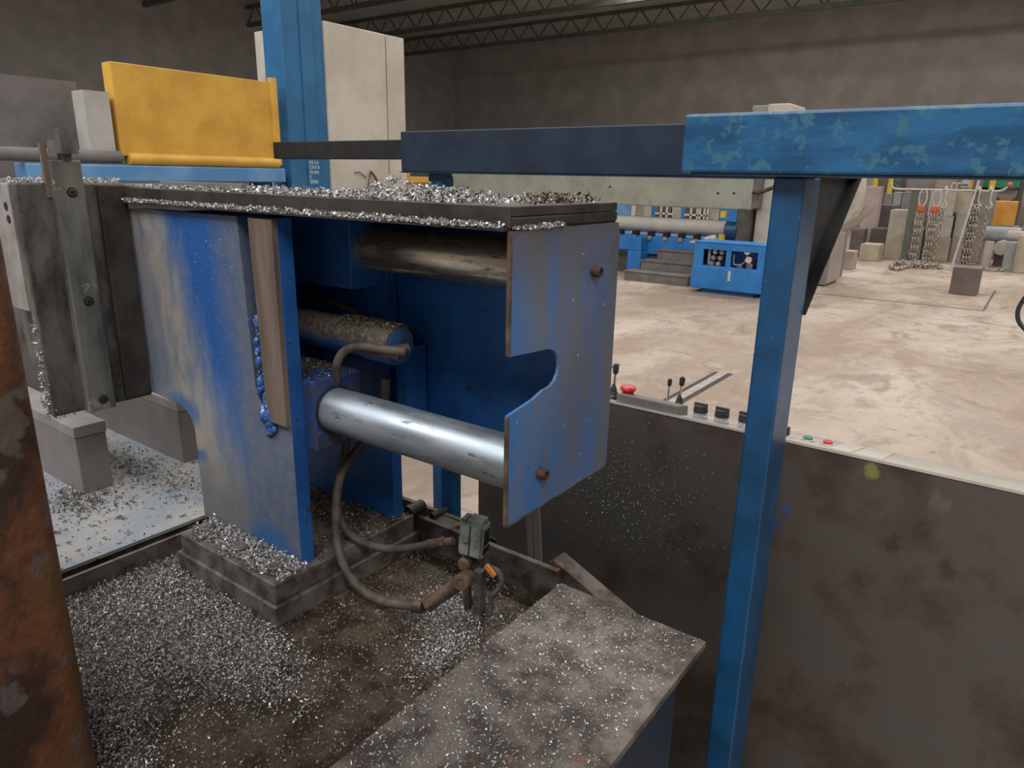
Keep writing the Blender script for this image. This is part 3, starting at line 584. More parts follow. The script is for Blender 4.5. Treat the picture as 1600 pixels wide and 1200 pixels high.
# ------------------------------------------------------------------ console
CY = 1.535; CZ = H - .547
K = thing('control_console', 'long dark steel control console with joysticks, red stop button and selector knobs on top', 'console', (-.5, 1.65, 0))
cb = [(CY + .0, .0), (CY + .30, .0), (CY + .30, CZ - .085), (CY + .25, CZ - .062), (CY + .0, CZ)]
bm = B(); prism(bm, [(y + .004 if y == CY else y, z) for y, z in cb], 'X', -1.245, .75); obj('cabinet', bm, mCons, K)
def ctop(y): return CZ - .062 * (y - CY) / .25
bm = B(); prism(bm, [(CY + .002, ctop(CY) - .004), (CY + .25, ctop(CY + .25) - .004), (CY + .25, ctop(CY + .25) + .002), (CY + .002, ctop(CY) + .002)], 'X', -1.24, .745); obj('top_panel', bm, mPlast, K)
def at_top(x, y, Yc): p = onY(x, y, Yc); return np.array([p[0], Yc, ctop(Yc)])
# raised box with stop button
a = onY(965, 628, CY + .02); b_ = onY(1062, 655, CY + .02)
bm = B(); prism(bm, [(CY + .010, CZ - .03), (CY + .070, CZ - .05), (CY + .070, CZ + .010), (CY + .010, CZ + .024)], 'X', a[0], b_[0]); rb = obj('raised_box', bm, mGreyBox, K, bevel=.004)
def estop(x, y, Yc, zb):
    p = onY(x, y, Yc); X = p[0]
    bm = B(); lathe(bm, (X, Yc, zb), (0, 0, 1), [(0, .015), (.018, .0155), (.020, .020), (.026, .0205), (.030, .017), (.031, .002)], 28); o = obj('stop_button', bm, mRed, rb, .6)
estop(982, 604, CY + .045, CZ + .006)
def joystick(x, Yc, zb, h, r, boots=True):
    X = onY(x, 620, Yc)[0]
    bm = B(); cyl(bm, (X, Yc, zb), (X + .003, Yc, zb + h), r * .28, 10); st = obj('joystick', bm, mChrome, K, .6)
    if boots:
        bm = B(); prof = [(0, r * 1.5)]
        for i in range(4): rr = r * (1.5 - .24 * i); prof += [(h * (.04 + .10 * i), rr), (h * (.10 + .10 * i), rr * .72)]
        prof.append((h * .5, r * .32)); lathe(bm, (X, Yc, zb), (0, 0, 1), prof, 20); obj('rubber_boot', bm, mKnob, st, .8)
    bm = B(); lathe(bm, (X + .0025, Yc, zb + h * .80), (.04, 0, 1), [(0, r * .4), (h * .04, r * .62), (h * .22, r * .70), (h * .30, r * .5), (h * .32, .001)], 16); obj('grip', bm, mKnob, st, .8)
joystick(958, CY + .05, ctop(CY + .05), .090, .0115)
joystick(1043, CY + .13, ctop(CY + .13) + .012, .064, .0085, False)
joystick(1062, CY + .12, ctop(CY + .12) + .008, .078, .0105)
def selector(x, Yc, r=.0175):
    X = onY(x, 650, Yc)[0]; z = ctop(Yc)
    bm = B(); lathe(bm, (X, Yc, z), (0, 0, 1), [(0, r), (.012, r), (.013, r * .92), (.022, r * .92), (.023, r * .8)], 24); s = obj('selector_switch', bm, mSilver, K, .6)
    bm = B(); lathe(bm, (X, Yc, z + .020), (0, 0, 1), [(0, r * .98), (.016, r * .92), (.018, r * .8)], 24); box(bm, X - r * .9, X + r * .9, Yc - .004, Yc + .004, z + .036, z + .042); obj('knob', bm, mKnob, s, .6)
selector(1094, CY + .045); selector(1128, CY + .045); selector(1166, CY + .05)
X = onY(1231, 672, CY + .07)[0]; z = ctop(CY + .07)
bm = B(); lathe(bm, (X, CY + .07, z), (0, 0, 1), [(0, .013), (.006, .013), (.007, .010)], 20); s = obj('key_switch', bm, mSilver, K, .6)
bm = B(); box(bm, X - .004, X + .004, CY + .064, CY + .076, z + .005, z + .026); obj('key', bm, mKnob, s, bevel=.001)
for x, m2 in ((1262, mGreen), (1294, mRed)):
    X = onY(x, 690, CY + .08)[0]; z = ctop(CY + .08)
    bm = B(); lathe(bm, (X, CY + .08, z), (0, 0, 1), [(0, .0145), (.007, .0145), (.008, .012)], 22); s = obj('push_button', bm, mSilver, K, .6)
    bm = B(); lathe(bm, (X, CY + .08, z + .006), (0, 0, 1), [(0, .0105), (.005, .0105), (.006, .009)], 20); obj('button_cap', bm, m2, s, .6)
for x0, x1, m2 in ((1300, 1335, mPlateG), (1338, 1385, mWhiteM)):
    X0 = onY(x0, 700, CY + .06)[0]; X1 = onY(x1, 700, CY + .06)[0]
    bm = B(); prism(bm, [(CY + .02, ctop(CY + .02) + .001), (CY + .22, ctop(CY + .22) + .001), (CY + .22, ctop(CY + .22) + .004), (CY + .02, ctop(CY + .02) + .004)], 'X', X0, X1); obj('label_plate', bm, mPlateG, K)
swarf('console_chips', np.stack([r4.normal(-.80, .13, 1800), CY - .0005 - .001 * r4.random(1800), r4.normal(H - .78, .085, 1800)], 1), .0034, mChip, parent=K, seed=20)

# ------------------------------------------------------------------ blue steel frame over the console
FR = thing('steel_gantry', 'blue steel gantry with post, diagonal brace and long beams above the console', 'frame', (-.37, 1.35, 0))
PX0, PX1 = -.398, -.345
bm = B(); box(bm, PX0, PX1, 1.30, 1.405, 0, H + .006); obj('post', bm, mBlue, FR, bevel=.004)
bm = B(); box(bm, -.558, 1.6, 1.27, 1.37, H + .010, H + .11); obj('front_beam', bm, mBeam, FR, bevel=.005)
bm = B(); box(bm, -.54, 1.6, 1.274, 1.372, H + .006, H + .010); obj('beam_flange', bm, mDarkB, FR)
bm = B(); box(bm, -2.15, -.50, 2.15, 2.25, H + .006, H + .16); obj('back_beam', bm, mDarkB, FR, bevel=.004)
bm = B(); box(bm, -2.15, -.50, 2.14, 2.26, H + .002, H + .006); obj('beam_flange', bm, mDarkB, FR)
bm = B(); box(bm, -3.0, -2.15, 2.16, 2.24, H + .055, H + .13); obj('beam_extension', bm, mBlack, FR, bevel=.003)
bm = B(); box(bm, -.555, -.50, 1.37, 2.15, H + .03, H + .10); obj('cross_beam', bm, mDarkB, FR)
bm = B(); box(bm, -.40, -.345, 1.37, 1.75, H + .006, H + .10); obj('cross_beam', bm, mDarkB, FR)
bm = B(); prism(bm, [(1.405, H - .245), (1.405, H - .06), (1.47, H + .006), (1.72, H + .006)], 'X', -.398, -.362); obj('brace', bm, mBlack, FR)
bm = B(); prism(bm, [(1.405, H - .245), (1.405, H - .238), (1.713, H + .006), (1.72, H + .006)], 'X', -.362, -.340); obj('brace_flange', bm, mBlack, FR)
p = onY(672, 290, 2.18)
bm = B(); box(bm, p[0], p[0] + .075, 2.17, 2.23, 0, H + .003); obj('post', bm, mBlue, FR, bevel=.003)
bm = B(); box(bm, p[0] + .055, p[0] + .078, 2.168, 2.232, 0, H - .010); obj('post_edge', bm, mBlue, FR)

# black cable hanging at the right
cp_ = [tuple(onY(x, y, 1.40)) for x, y in ((1662, 420), (1612, 455), (1594, 477), (1590, 494), (1597, 510), (1622, 530), (1690, 575))]
bm = B(); tube(bm, [(cp_[0][0] + .03, 1.37, H + .02)] + cp_ + [(cp_[-1][0] + .06, 1.50, CZ + .12), (cp_[-1][0] + .07, 1.60, ctop(1.60) - .002)], .0034, 10)
tag(obj('hanging_cable', bm, mKnob, None, True), 'black cable bowing into view over the open concrete floor', 'cable')

# ------------------------------------------------------------------ other saw behind the jaw (left)
SX = -3.2
sm = thing('band_saw', 'light blue saw frame with amber guard and grey pipe behind the jaw', 'saw', (-3.4, 1.8, 0))
bm = B(); box(bm, SX - .12, SX, 1.185, 2.37, H - .055, H + .013); obj('blue_beam', bm, mSky, sm, bevel=.006)
bm = B(); box(bm, SX - .1, SX - .02, 2.22, 2.30, 0, H - .05); obj('leg', bm, mBlue, sm)
bm = B(); box(bm, SX - .1, SX - .02, 1.22, 1.30, 0, H - .05); obj('leg', bm, mBlue, sm)
bm = B(); cyl(bm, (SX - .03, .2, H + .045), (SX - .03, 1.56, H + .045), .026, 20); obj('grey_pipe', bm, mStep, sm, .6)
bm = B(); box(bm, SX - .09, SX - .015, 1.56, 2.33, H + .05, H + .42); obj('guard_panel', bm, mYellow, sm, bevel=.003)
bm = B(); cyl(bm, (SX - .02, 1.585, H + .038), (SX - .02, 2.34, H + .038), .026, 18); cyl(bm, (SX - .02, 2.34, H + .03), (SX - .02, 2.34, H + .44), .022, 14); obj('guard_rail', bm, mYellow, sm, .6)
bm = B(); box(bm, SX - .7, SX - .25, -.3, 1.52, .0, H + .35); obj('machine_body', bm, mStep, sm)
bm = B(); box(bm, SX - .12, SX - .02, 1.44, 1.54, H + .06, H + .3); obj('bracket', bm, mPipe, sm)
bm = B(); box(bm, SX - .9, SX - .2, 1.55, 2.35, 0, H - .08); obj('machine_body', bm, mStep, sm)
# column with painted words
c0 = 2.405
cm = thing('blue_column', 'square blue column with pale painted lettering beside the amber guard', 'column', (SX, 2.52, 0))
bm = B(); box(bm, SX - .16, SX, c0, 2.58, 0, H + .9); obj('shaft', bm, mat('column_blue', (.02, .13, .29), (.03, .17, .35), 4, .5, 0, .001), cm, bevel=.004)
bm = B(); box(bm, SX, SX + .006, 2.508, 2.585, 0, H + .9); obj('plate_strip', bm, mat('column_blue', (0, 0, 0)), cm)
bm = B(); box(bm, SX - .16, SX - .01, 2.58, 2.66, 0, H + .9); obj('side_shaft', bm, mat('column_blue', (0, 0, 0)), cm)
def text(parent, s, loc, size):
    cu = bpy.data.curves.new('lettering', 'FONT'); cu.body = s; cu.size = size; cu.extrude = .0006; cu.resolution_u = 2
    to = bpy.data.objects.new('lettering', cu); COL.objects.link(to); dg = bpy.context.evaluated_depsgraph_get()
    me = bpy.data.meshes.new_from_object(to.evaluated_get(dg)); bpy.data.objects.remove(to)
    me.transform(Matrix.Translation(Vector(loc)) @ Matrix.Rotation(math.pi / 2, 4, 'Z') @ Matrix.Rotation(math.pi / 2, 4, 'X'))
    o = link('lettering', me, mText, parent); return o
for i, s in enumerate(('DE LA', 'CINTA', 'XUBA', 'E', 'SERIE')): text(cm, s, (SX + .0072, 2.514, H + .038 - i * .0245), .024)
# cream cabinet with a hook of cable
cc = thing('cream_cabinet', 'cream electrical cabinet with a hooked grey cable on its side', 'cabinet', (SX - .3, 3.0, 0))
bm = B(); box(bm, SX - .6, SX, 2.665, 3.10, 0, H + .75); obj('body', bm, mCream, cc, bevel=.006)
bm = B(); box(bm, SX - .6, SX - .002, 3.108, 3.25, 0, H + .75); obj('door', bm, mCream, cc, bevel=.004)
bm = B(); box(bm, SX - .55, SX - .02, 3.098, 3.110, 0.05, H + .74); obj('door_gap', bm, mCream, cc)
bm = B(); tube(bm, [tuple(onX(x, y, SX + .012)) for x, y in ((579, 268), (586, 276), (590, 288), (588, 310), (586, 330))], .006, 8); tube(bm, [tuple(onX(x, y, SX + .010)) for x, y in ((579, 267), (576, 285), (573, 305))], .003, 6); tube(bm, [tuple(onX(x, y, SX + .009)) for x, y in ((554, 270), (561, 269), (567, 273), (572, 278))], .003, 6); obj('cable', bm, mHose, cc, True)
yb = thing('amber_stand', 'small amber and white stand glimpsed behind the blue frame post', 'stand', (SX - .2, 3.4, 0))
bm = B(); box(bm, SX - .3, SX - .05, 3.27, 3.52, H - .055, H - .02); box(bm, SX - .3, SX - .05, 3.27, 3.33, H - .02, H + .22); obj('amber_frame', bm, mYellow, yb, bevel=.003)
bm = B(); box(bm, SX - .3, SX - .06, 3.28, 3.6, 0, H - .055); obj('base', bm, mBlkP, yb)
bm = B(); box(bm, SX - .30, SX - .04, 3.30, 3.6, H - .095, H - .075); obj('white_strip', bm, mCream, yb)

# ------------------------------------------------------------------ rolling machine across the hall
MY = 11.3
rm = thing('plate_roll_machine', 'large blue and pale grey plate rolling machine with long beam and lower roll', 'machine', (-5.5, MY + .4, 0))
a = onY(706, 290, MY); b_ = onY(1176, 300, MY); z0 = onY(1080, 325, MY)[2]
bm = B(); box(bm, a[0], b_[0], MY, MY + .5, z0, z0 + .95); ub_ = obj('upper_beam', bm, mWhiteM, rm, bevel=.02)
bm = B(); box(bm, b_[0], b_[0] + .10, MY + .03, MY + .47, z0 + .03, z0 + .95); obj('beam_end', bm, mStep, rm, bevel=.01)
for x in (717, 731, 953, 1122, 1147):
    p = onY(x, 293 if x < 940 else (292 if x < 1000 else 302), MY); bm = B(); cyl(bm, (p[0], MY - .006, p[2]), (p[0], MY + .02, p[2]), .018, 12); obj('hole_shade_disc', bm, mBolt, ub_)  # dark of the hole is a coloured disc, nothing is cut
z1 = onY(1040, 352, MY + .2)[2]
bm = B(); cyl(bm, (-8.6, MY + .2, z1), (onY(1136, 355, MY + .2)[0], MY + .2, z1), .13, 28); obj('lower_roll', bm, mat('roll_pale', (.46, .45, .40), (.54, .52, .47), 3, .5), rm, .6)
e = onY(1150, 350, MY + .1)
bm = B(); cyl(bm, (onY(1134, 352, MY)[0], MY + .1, z1 - .03), (onY(1152, 352, MY)[0], MY + .1, z1 - .03), .155, 24); obj('roll_motor', bm, mBlue, rm, .6)
bm = B(); box(bm, onY(1150, 350, MY)[0], onY(1169, 350, MY)[0], MY - .02, MY + .3, z1 - .22, z0 + .02); obj('roll_bracket', bm, mat('olive_steel', (.07, .065, .05), (.11, .10, .08), 4, .6), rm, bevel=.02)
bm = B(); box(bm, onY(1144, 370, MY)[0], onY(1166, 370, MY)[0], MY - .05, MY + .3, z1 - .45, z1 - .2); obj('bracket_foot', bm, mBlue, rm, bevel=.02)
zb = onY(1040, 371, MY)[2]
bm = B(); box(bm, -8.6, onY(1130, 380, MY)[0], MY, MY + .7, .35, zb); obj('blue_bed', bm, mMach, rm, bevel=.01)
bm = B(); box(bm, -8.6, -5.45, MY - .25, MY, .42, zb - .01); obj('blue_apron', bm, mMach, rm, bevel=.01)
bm = B(); box(bm, -8.6, -4.0, MY + .1, MY + .6, 0, .36); obj('bed_plinth', bm, mStep, rm)
bm = B(); box(bm, -5.70, -5.45, MY - .24, MY + .1, 0, .42); obj('bed_leg', bm, mMach, rm, bevel=.01)
for k in range(8):
    x = 968 + k * 24; X = onY(x, 368, MY + .02)[0]
    bm = B(); box(bm, X - .045, X + .045, MY + .0, MY + .12, zb - .02, zb + .075); obj('tooth', bm, mBolt, rm)
    bm = B(); box(bm, X - .025, X + .04, MY - .03, MY + .0, zb - .05, zb + .01); obj('tooth_clamp', bm, mGreyL, rm)
X0 = onY(1181, 330, MY + .2)[0]
bm = B(); box(bm, X0, X0 + .34, MY + .2, MY + 1.0, 0, H + 1.1); obj('end_housing', bm, mCream, rm, bevel=.02)
bm = B(); box(bm, X0 - .28, X0 - .002, MY + .35, MY + 1.0, 0, H + 1.1); obj('end_frame', bm, mWhiteM, rm, bevel=.02)
bm = B(); tube(bm, [tuple(onY(x, y, MY - .05)) for x, y in ((1176, 300), (1186, 301), (1198, 297), (1215, 290), (1235, 280))], .03, 8); obj('feed_cable', bm, mFit, rm, True)
for x, y in ((1129, 335), (1126, 371)):
    p = onY(x, y, MY - .1); bm = B(); box(bm, p[0] - .035, p[0] + .03, MY - .1, MY - .02, p[2] - .05, p[2] + .05); box(bm, p[0] + .03, p[0] + .05, MY - .09, MY - .03, p[2] - .045, p[2] + .045); obj('yellow_sensor', bm, mYel2, rm)
p = onY(1105, 377, MY - .3); bm = B(); tube(bm, [(p[0] - .28, MY - .3, p[2] - .03), (p[0] - .1, MY - .3, p[2] - .02), (p[0] + .03, MY - .3, p[2] + .03), (p[0] + .13, MY - .3, p[2] + .04)], [.02, .035, .06, .07], 10); obj('white_cover', bm, mPlateG, rm, True)

# steps
st = thing('steps', 'three grey steps with pale treads in front of the rolling machine', 'steps', (-4.8, 10.75, 0))
X1 = onZ(1076, 447, 0)[0]
for k in range(3):
    z = .155 * (k + 1); xl = -5.41 + .14 * k
    y0 = 10.43 + .30 * k
    bm = B(); box(bm, xl, X1, y0, 11.29, .155 * k, z - .018); obj('riser', bm, mStep, st)
    bm = B(); box(bm, xl - .01, X1, y0 - .015, y0 + .31 if k < 2 else 11.29, z - .018, z); obj('tread', bm, mStep, st)

# hydraulic power unit
hu = thing('hydraulic_unit', 'blue hydraulic power unit with two open windows showing pumps and gauges', 'power unit', (-3.6, 10.4, 0))
UX0, UX1, UY = -4.11, -3.04, 10.02
bm = B(); box(bm, UX0, UX1, UY, UY + .8, .06, .36); box(bm, UX0 + .02, UX1 + .02, UY, UY + .8, .34, .38); obj('tank', bm, mMach, hu, bevel=.01)
bm = B()
for x0, x1 in ((UX0 + .02, UX0 + .16), (UX0 + .50, UX0 + .57), (UX1 - .12, UX1)): box(bm, x0, x1, UY + .013, UY + .048, .361, .719)
box(bm, UX0 + .02, UX1, UY + .01, UY + .05, .63, .715); box(bm, UX0 + .02, UX1, UY + .01, UY + .05, .36, .40); obj('window_frame', bm, mMach, hu)
bm = B(); box(bm, UX0 + .018, UX1 + .002, UY + .005, UY + .5, .7201, .735); obj('top_cover', bm, mMach, hu)
bm = B(); box(bm, UX0 + .06, UX1 - .04, UY + .4, UY + .5, .385, .715); obj('rear_panel', bm, mMach, hu)
bm = B(); box(bm, UX0 + .02, UX0 + .05, UY + .052, UY + .49, .381, .719); box(bm, UX1 - .03, UX1, UY + .052, UY + .49, .381, .719); obj('side_panel', bm, mMach, hu)
bm = B(); box(bm, UX0 + .15, UX1 - .15, UY + .1, UY + .7, 0, .06); obj('foot', bm, mMach, hu)
rr = random.Random(3)
for k in range(2):
    for j in range(3):
        x = UX0 + .26 + .10 * k + .02 * j; z = .42 + .085 * j
        bm = B(); cyl(bm, (x, UY + .10, z), (x, UY + .3, z), .035, 12); cyl(bm, (x, UY + .08, z), (x, UY + .11, z), .02, 8); obj('valve', bm, mCopper, hu, .6)
bm = B(); cyl(bm, (UX0 + .20, UY + .15, .40), (UX0 + .20, UY + .15, .66), .02, 10); obj('filter', bm, mPlateG, hu, .6)
for x, z in ((UX0 + .79, .635), (UX0 + .82, .52)):
    bm = B(); lathe(bm, (x, UY + .05, z), (0, -1, 0), [(0, .045), (.03, .045), (.032, .040), (.028, .036)], 20); g = obj('pressure_gauge', bm, mPlateG, hu, .6)
bm = B(); tube(bm, [(UX0 + .79, UY + .06, .60), (UX0 + .77, UY + .06, .52), (UX0 + .72, UY + .06, .45), (UX0 + .61, UY + .06, .445), (UX0 + .60, UY + .06, .58)], .009, 8); obj('gauge_pipe', bm, mGreyL, hu, True)
bm = B(); cyl(bm, (UX0 + .66, UY + .15, .40), (UX0 + .66, UY + .5, .40), .04, 14); cyl(bm, (UX0 + .8, UY + .15, .42), (UX0 + .8, UY + .5, .42), .05, 14); obj('pump', bm, mCopper, hu, .6)
bm = B(); box(bm, UX0 + .56, UX0 + .60, UY - .012, UY + .002, .20, .345); obj('level_gauge', bm, mPlateG, hu, bevel=.004)

# ------------------------------------------------------------------ right side of the hall: cabinet, panel, blocks, rack
def pbox(name, lab, cat, x0, x1, yt, yb, Y, m, dep=.5, group=None, bev=.012, parent=None):
    """block whose front face lies at depth Y, read from its bottom corners and its top"""
    a = onY(x0, yb, Y); b_ = onY(x1, yb, Y); lean = (x0 - 730) / 3770.
    zt = onY(x0 + (yb - yt) * lean, yt, Y)[2]; zb_ = a[2] if a[2] > .10 else 0.
    bm = B(); box(bm, a[0], b_[0], Y, Y + dep, zb_, zt)
    o = obj(name, bm, m, parent, bevel=bev)
    if parent is None: tag(o, lab, cat, group)
    return o
t = thing('grey_cabinet', 'low grey sheet cabinet standing beside the pale machine panel', 'cabinet', (-2.7, 12.3, 0))
a = onZ(1279, 447, 0); b_ = onZ(1307, 440, 0); zt = onY(1293, 362, 12.4)[2]
bm = B(); box(bm, a[0] - .22, a[0] + .10, 11.96, 12.75, 0.02, zt); obj('body', bm, mBlkC, t, bevel=.01)
bm = B(); box(bm, a[0] + .10, a[0] + .125, 11.97, 12.74, .05, zt - .01); obj('door', bm, mat('door_grey', (.34, .30, .28), (.40, .36, .33), 3, .6), t, bevel=.006)
bm = B(); box(bm, a[0] - .1, a[0] + .09, 12.0, 12.6, zt, zt + .03); obj('top_tray', bm, mBlkB, t)
t = thing('pale_panel', 'tall pale cream machine panel with rounded lower corner behind the brace', 'panel', (-3.0, 13.2, 0))
a = onY(1300, 365, 13.0); b_ = onY(1338, 300, 13.0)
poly = [tuple(onY(x, y, 13.0)[[0, 2]]) for x, y in ((1346, 225), (1341, 300), (1334, 330), (1325, 347), (1308, 360), (1284, 365), (1290, 225))]
bm = B(); prism(bm, poly, 'Y', 13.0, 13.6); obj('shell', bm, mCream, t, bevel=.01)
bm = B(); box(bm, a[0] - .3, a[0] + .15, 13.05, 13.5, 0, a[2] + .05); obj('stand', bm, mBlkC, t)
bm = B(); prism(bm, [tuple(onY(x, y, 12.9)[[0, 2]]) for x, y in ((1308, 364), (1322, 349), (1344, 335), (1362, 332), (1352, 337), (1338, 353), (1324, 358))], 'Y', 12.9, 12.99); obj('bent_sheet', bm, mBlkP, t)

G = 'steel blocks stacked at the back of the hall'
pb = pbox
pb('steel_block', 'small grey upright block beside the grey cabinet', 'block', 1315, 1331, 392, 421, 14.6, mBlkP, .35, G)
pb('steel_block', 'dark upright slab between the grey cabinet and the yellowish cube', 'block', 1324, 1344, 357, 404, 17.3, mBlkD, .4, G)
pb('steel_block', 'yellowish steel cube alone on the floor', 'block', 1341, 1371, 381, 406, 16.6, mBlkA, .55, G)
pb('steel_block', 'low dark slab lying behind the yellowish cube', 'block', 1354, 1384, 356, 400, 18.0, mBlkD, .5, G)
tallp = pb('steel_block', 'tall pinkish plate with yellow paint mark', 'block', 1336, 1360, 291, 402, 18.4, mBlkP, .35, G)
p = onY(1345, 321, 18.39); bm = B(); cyl(bm, (p[0], 18.385, p[2]), (p[0], 18.395, p[2]), .10, 14); obj('paint_mark', bm, mBlkA, tallp)
pb('steel_block', 'dark square block behind the pale double stack', 'block', 1360, 1388, 320, 400, 18.9, mBlkD, .5, G)
pb('steel_block', 'lower pale block of the double stack beside the left rack leg', 'block', 1379, 1411, 365, 406, 17.3, mBlkA, .6, G)
pb('steel_block', 'upper pale block of the double stack beside the left rack leg', 'block', 1386, 1418, 327.5, 365, 17.35, mBlkB, .6, G)
pb('steel_block', 'mottled grey block high behind the dark square block', 'block', 1367, 1380, 302, 400, 19.6, mBlkC, .5, G)
pb('steel_block', 'bluish block high beside the second yellow bollard', 'block', 1381, 1393, 300, 400, 19.6, mBlkE, .5, G)
pb('steel_block', 'wide grey block behind the left rack leg', 'block', 1394, 1428, 300, 400, 19.6, mBlkC, .5, G)
pb('steel_block', 'bluish lower block just right of the left rack leg', 'block', 1417, 1434, 382, 408, 17.6, mBlkE, .5, G)
pb('steel_block', 'yellowish middle block just right of the left rack leg', 'block', 1421, 1438, 357, 382, 17.6, mBlkA, .5, G)
pb('white_bag', 'white sack on the stack right of the left rack leg', 'sack', 1426, 1440, 333, 357, 17.7, mPlateG, .3)
pb('steel_block', 'pale lower block behind the hanging chains', 'block', 1440, 1479, 371, 409, 17.75, mBlkA, .5, G)
pb('steel_block', 'pale middle block behind the hanging chains', 'block', 1444, 1484, 337, 371, 17.75, mBlkB, .5, G)
pb('steel_block', 'pale top block behind the hanging chains', 'block', 1448, 1488, 298, 337, 17.75, mBlkB, .5, G)
pb('steel_block', 'grey lower block just left of the right rack leg', 'block', 1481, 1503, 371, 409.5, 17.9, mBlkP, .5, G)
pb('steel_block', 'grey middle block just left of the right rack leg', 'block', 1488, 1509, 332.5, 371, 17.9, mBlkB, .5, G)
pb('steel_block', 'yellowish top block just left of the right rack leg', 'block', 1489, 1516, 298, 332.5, 17.95, mBlkA, .5, G)
pb('steel_block', 'tan lower block right of the right rack leg', 'block', 1505, 1537, 371, 411, 18.0, mBlkP, .5, G)
pb('steel_block', 'tall greyish block right of the right rack leg', 'block', 1511, 1543, 298, 371, 18.0, mBlkC, .5, G)
pb('steel_block', 'bright orange painted block beyond the right rack leg', 'block', 1546, 1583, 314, 352, 19.2, mBlkO, .6, G)
pb('steel_block', 'grey block under the orange painted block', 'block', 1540, 1583, 352, 398, 19.2, mBlkC, .6, G)
pb('steel_block', 'grey block stack at the hall side beyond the orange block', 'block', 1588, 1625, 275, 352, 19.9, mBlkC, .6, G)
for i, (x0, x1, yt, yb, Y, m2) in enumerate(((1398, 1440, 262, 300, 20.5, mBlkC), (1440, 1476, 258, 300, 20.6, mBlkP), (1476, 1512, 262, 300, 20.5, mBlkC), (1354, 1396, 258, 302, 21.6, mBlkD))):
    pbox('steel_block', ('wide weathered block in the top row behind left rack leg', 'pinkish weathered block in the top row behind the rack', 'weathered grey block in the top row beside the amber sign post', 'dark block behind the yellow bollards')[i], 'block', x0, x1, yt, 396, Y, m2, .5, G)
pb('steel_block', 'low dark block under the blue grey round bar', 'block', 1551, 1580, 379, 410, 17.62, mBlkD, .3, G)
# round bars
def rnd(lab, x, y, Y, r, length, axis, m2, n=20):
    p = onY(x, y, Y); bm = B()
    d = Vector({'X': (1, 0, 0), 'Y': (0, 1, 0), 'Z': (0, 0, 1)}[axis])
    if axis == 'Z': cyl(bm, (p[0], Y, 0), (p[0], Y, p[2]), r, n)
    else: cyl(bm, Vector((p[0], Y, p[2])) - d * length / 2, Vector((p[0], Y, p[2])) + d * length / 2, r, n)
    tag(obj('round_bar', bm, m2, None, .5, bevel=.012), lab, 'round bar', 'round bars beyond the rack')
rnd('blue grey round bar lying below the orange block', 1566, 367, 17.75, .16, .6, 'X', mBlkE)
rnd('pale octagonal billet standing beside the right chain', 1547, 377, 16.85, .085, 0, 'Z', mBlkB, 8)
rnd('pale octagonal billet lying with its end towards the rack', 1566, 387, 17.3, .145, .45, 'Y', mBlkB, 8)
rnd('pale short round bar above the standing grey bar', 1588, 369, 17.15, .10, .3, 'X', mBlkB)
rnd('grey round bar standing near the hall side', 1587, 378, 16.9, .14, 0, 'Z', mBlkE)
rnd('brown yellow round bar standing at the hall side', 1606, 368, 16.6, .13, 0, 'Z', mBlkA)

# yellow bollards, green machine
for lab, x, yb, Y in (('bright yellow bollard left of the green glass crates', 1367, 396, 20.2), ('dull yellow bollard right of the green glass crates', 1391, 396, 20.3), ('bright yellow bollard standing before the green machine', 1550, 388, 20.0)):
    p = onY(x, 290, Y); bm = B(); cyl(bm, (p[0], Y, 0), (p[0], Y, H + .9), .06, 16); tag(obj('bollard', bm, mYel2, None, .6, bevel=.01), lab, 'bollard', 'yellow bollards')
pbox('green_crate', 'dark green glassy crate between two yellow bollards', 'crate', 1372, 1389, 272, 396, 20.4, mat('green_glassy', (.05, .085, .06), (.17, .21, .20), 6, .3), .4)
gm = thing('green_machine', 'green machine with cross beam behind the orange block', 'machine', (0, 22, 0))
a = onY(1515, 292, 21.5); b_ = onY(1592, 292, 21.5); 
bm = B(); box(bm, a[0], b_[0], 21.5, 22.0, a[2], a[2] + .22); obj('cross_beam', bm, mGreen, gm)
bm = B(); prism(bm, [(a[0], a[2]), (a[0] + .35, a[2]), (a[0] + .5, a[2] + .9), (a[0] + .2, a[2] + .9)], 'Y', 21.45, 21.6); obj('arm', bm, mGreen, gm)
bm = B(); box(bm, a[0] + .2, b_[0] + .2, 22.0, 22.8, 0, a[2] + .6); obj('body', bm, mBlkD, gm)
p = onY(1573, 302, 21.6); bm = B(); cyl(bm, (p[0], 21.7, p[2]), (p[0], 21.98, p[2]), .20, 20); obj('wheel', bm, mBlkP, gm, .6)
t = thing('sign_post', 'amber post with white red and blue sticker behind the rack', 'sign', tuple(onY(1510, 396, 20.2) * np.array([1, 1, 0])))
p = onY(1513, 282, 20.2); bm = B(); box(bm, p[0] - .09, p[0] + .10, 20.2, 20.3, 0, H + .4); obj('post', bm, mYellow, t)
bm = B(); box(bm, p[0] - .12, p[0] + .04, 20.17, 20.2, p[2] - .16, p[2] + .10); obj('sticker', bm, mPlateG, t)
bm = B(); box(bm, p[0] - .11, p[0] + .02, 20.165, 20.172, p[2] - .13, p[2] - .08); obj('blue_patch', bm, mMach, t)
bm = B(); box(bm, p[0] - .11, p[0] + .02, 20.165, 20.172, p[2] + .02, p[2] + .04); obj('red_patch', bm, mRed, t)

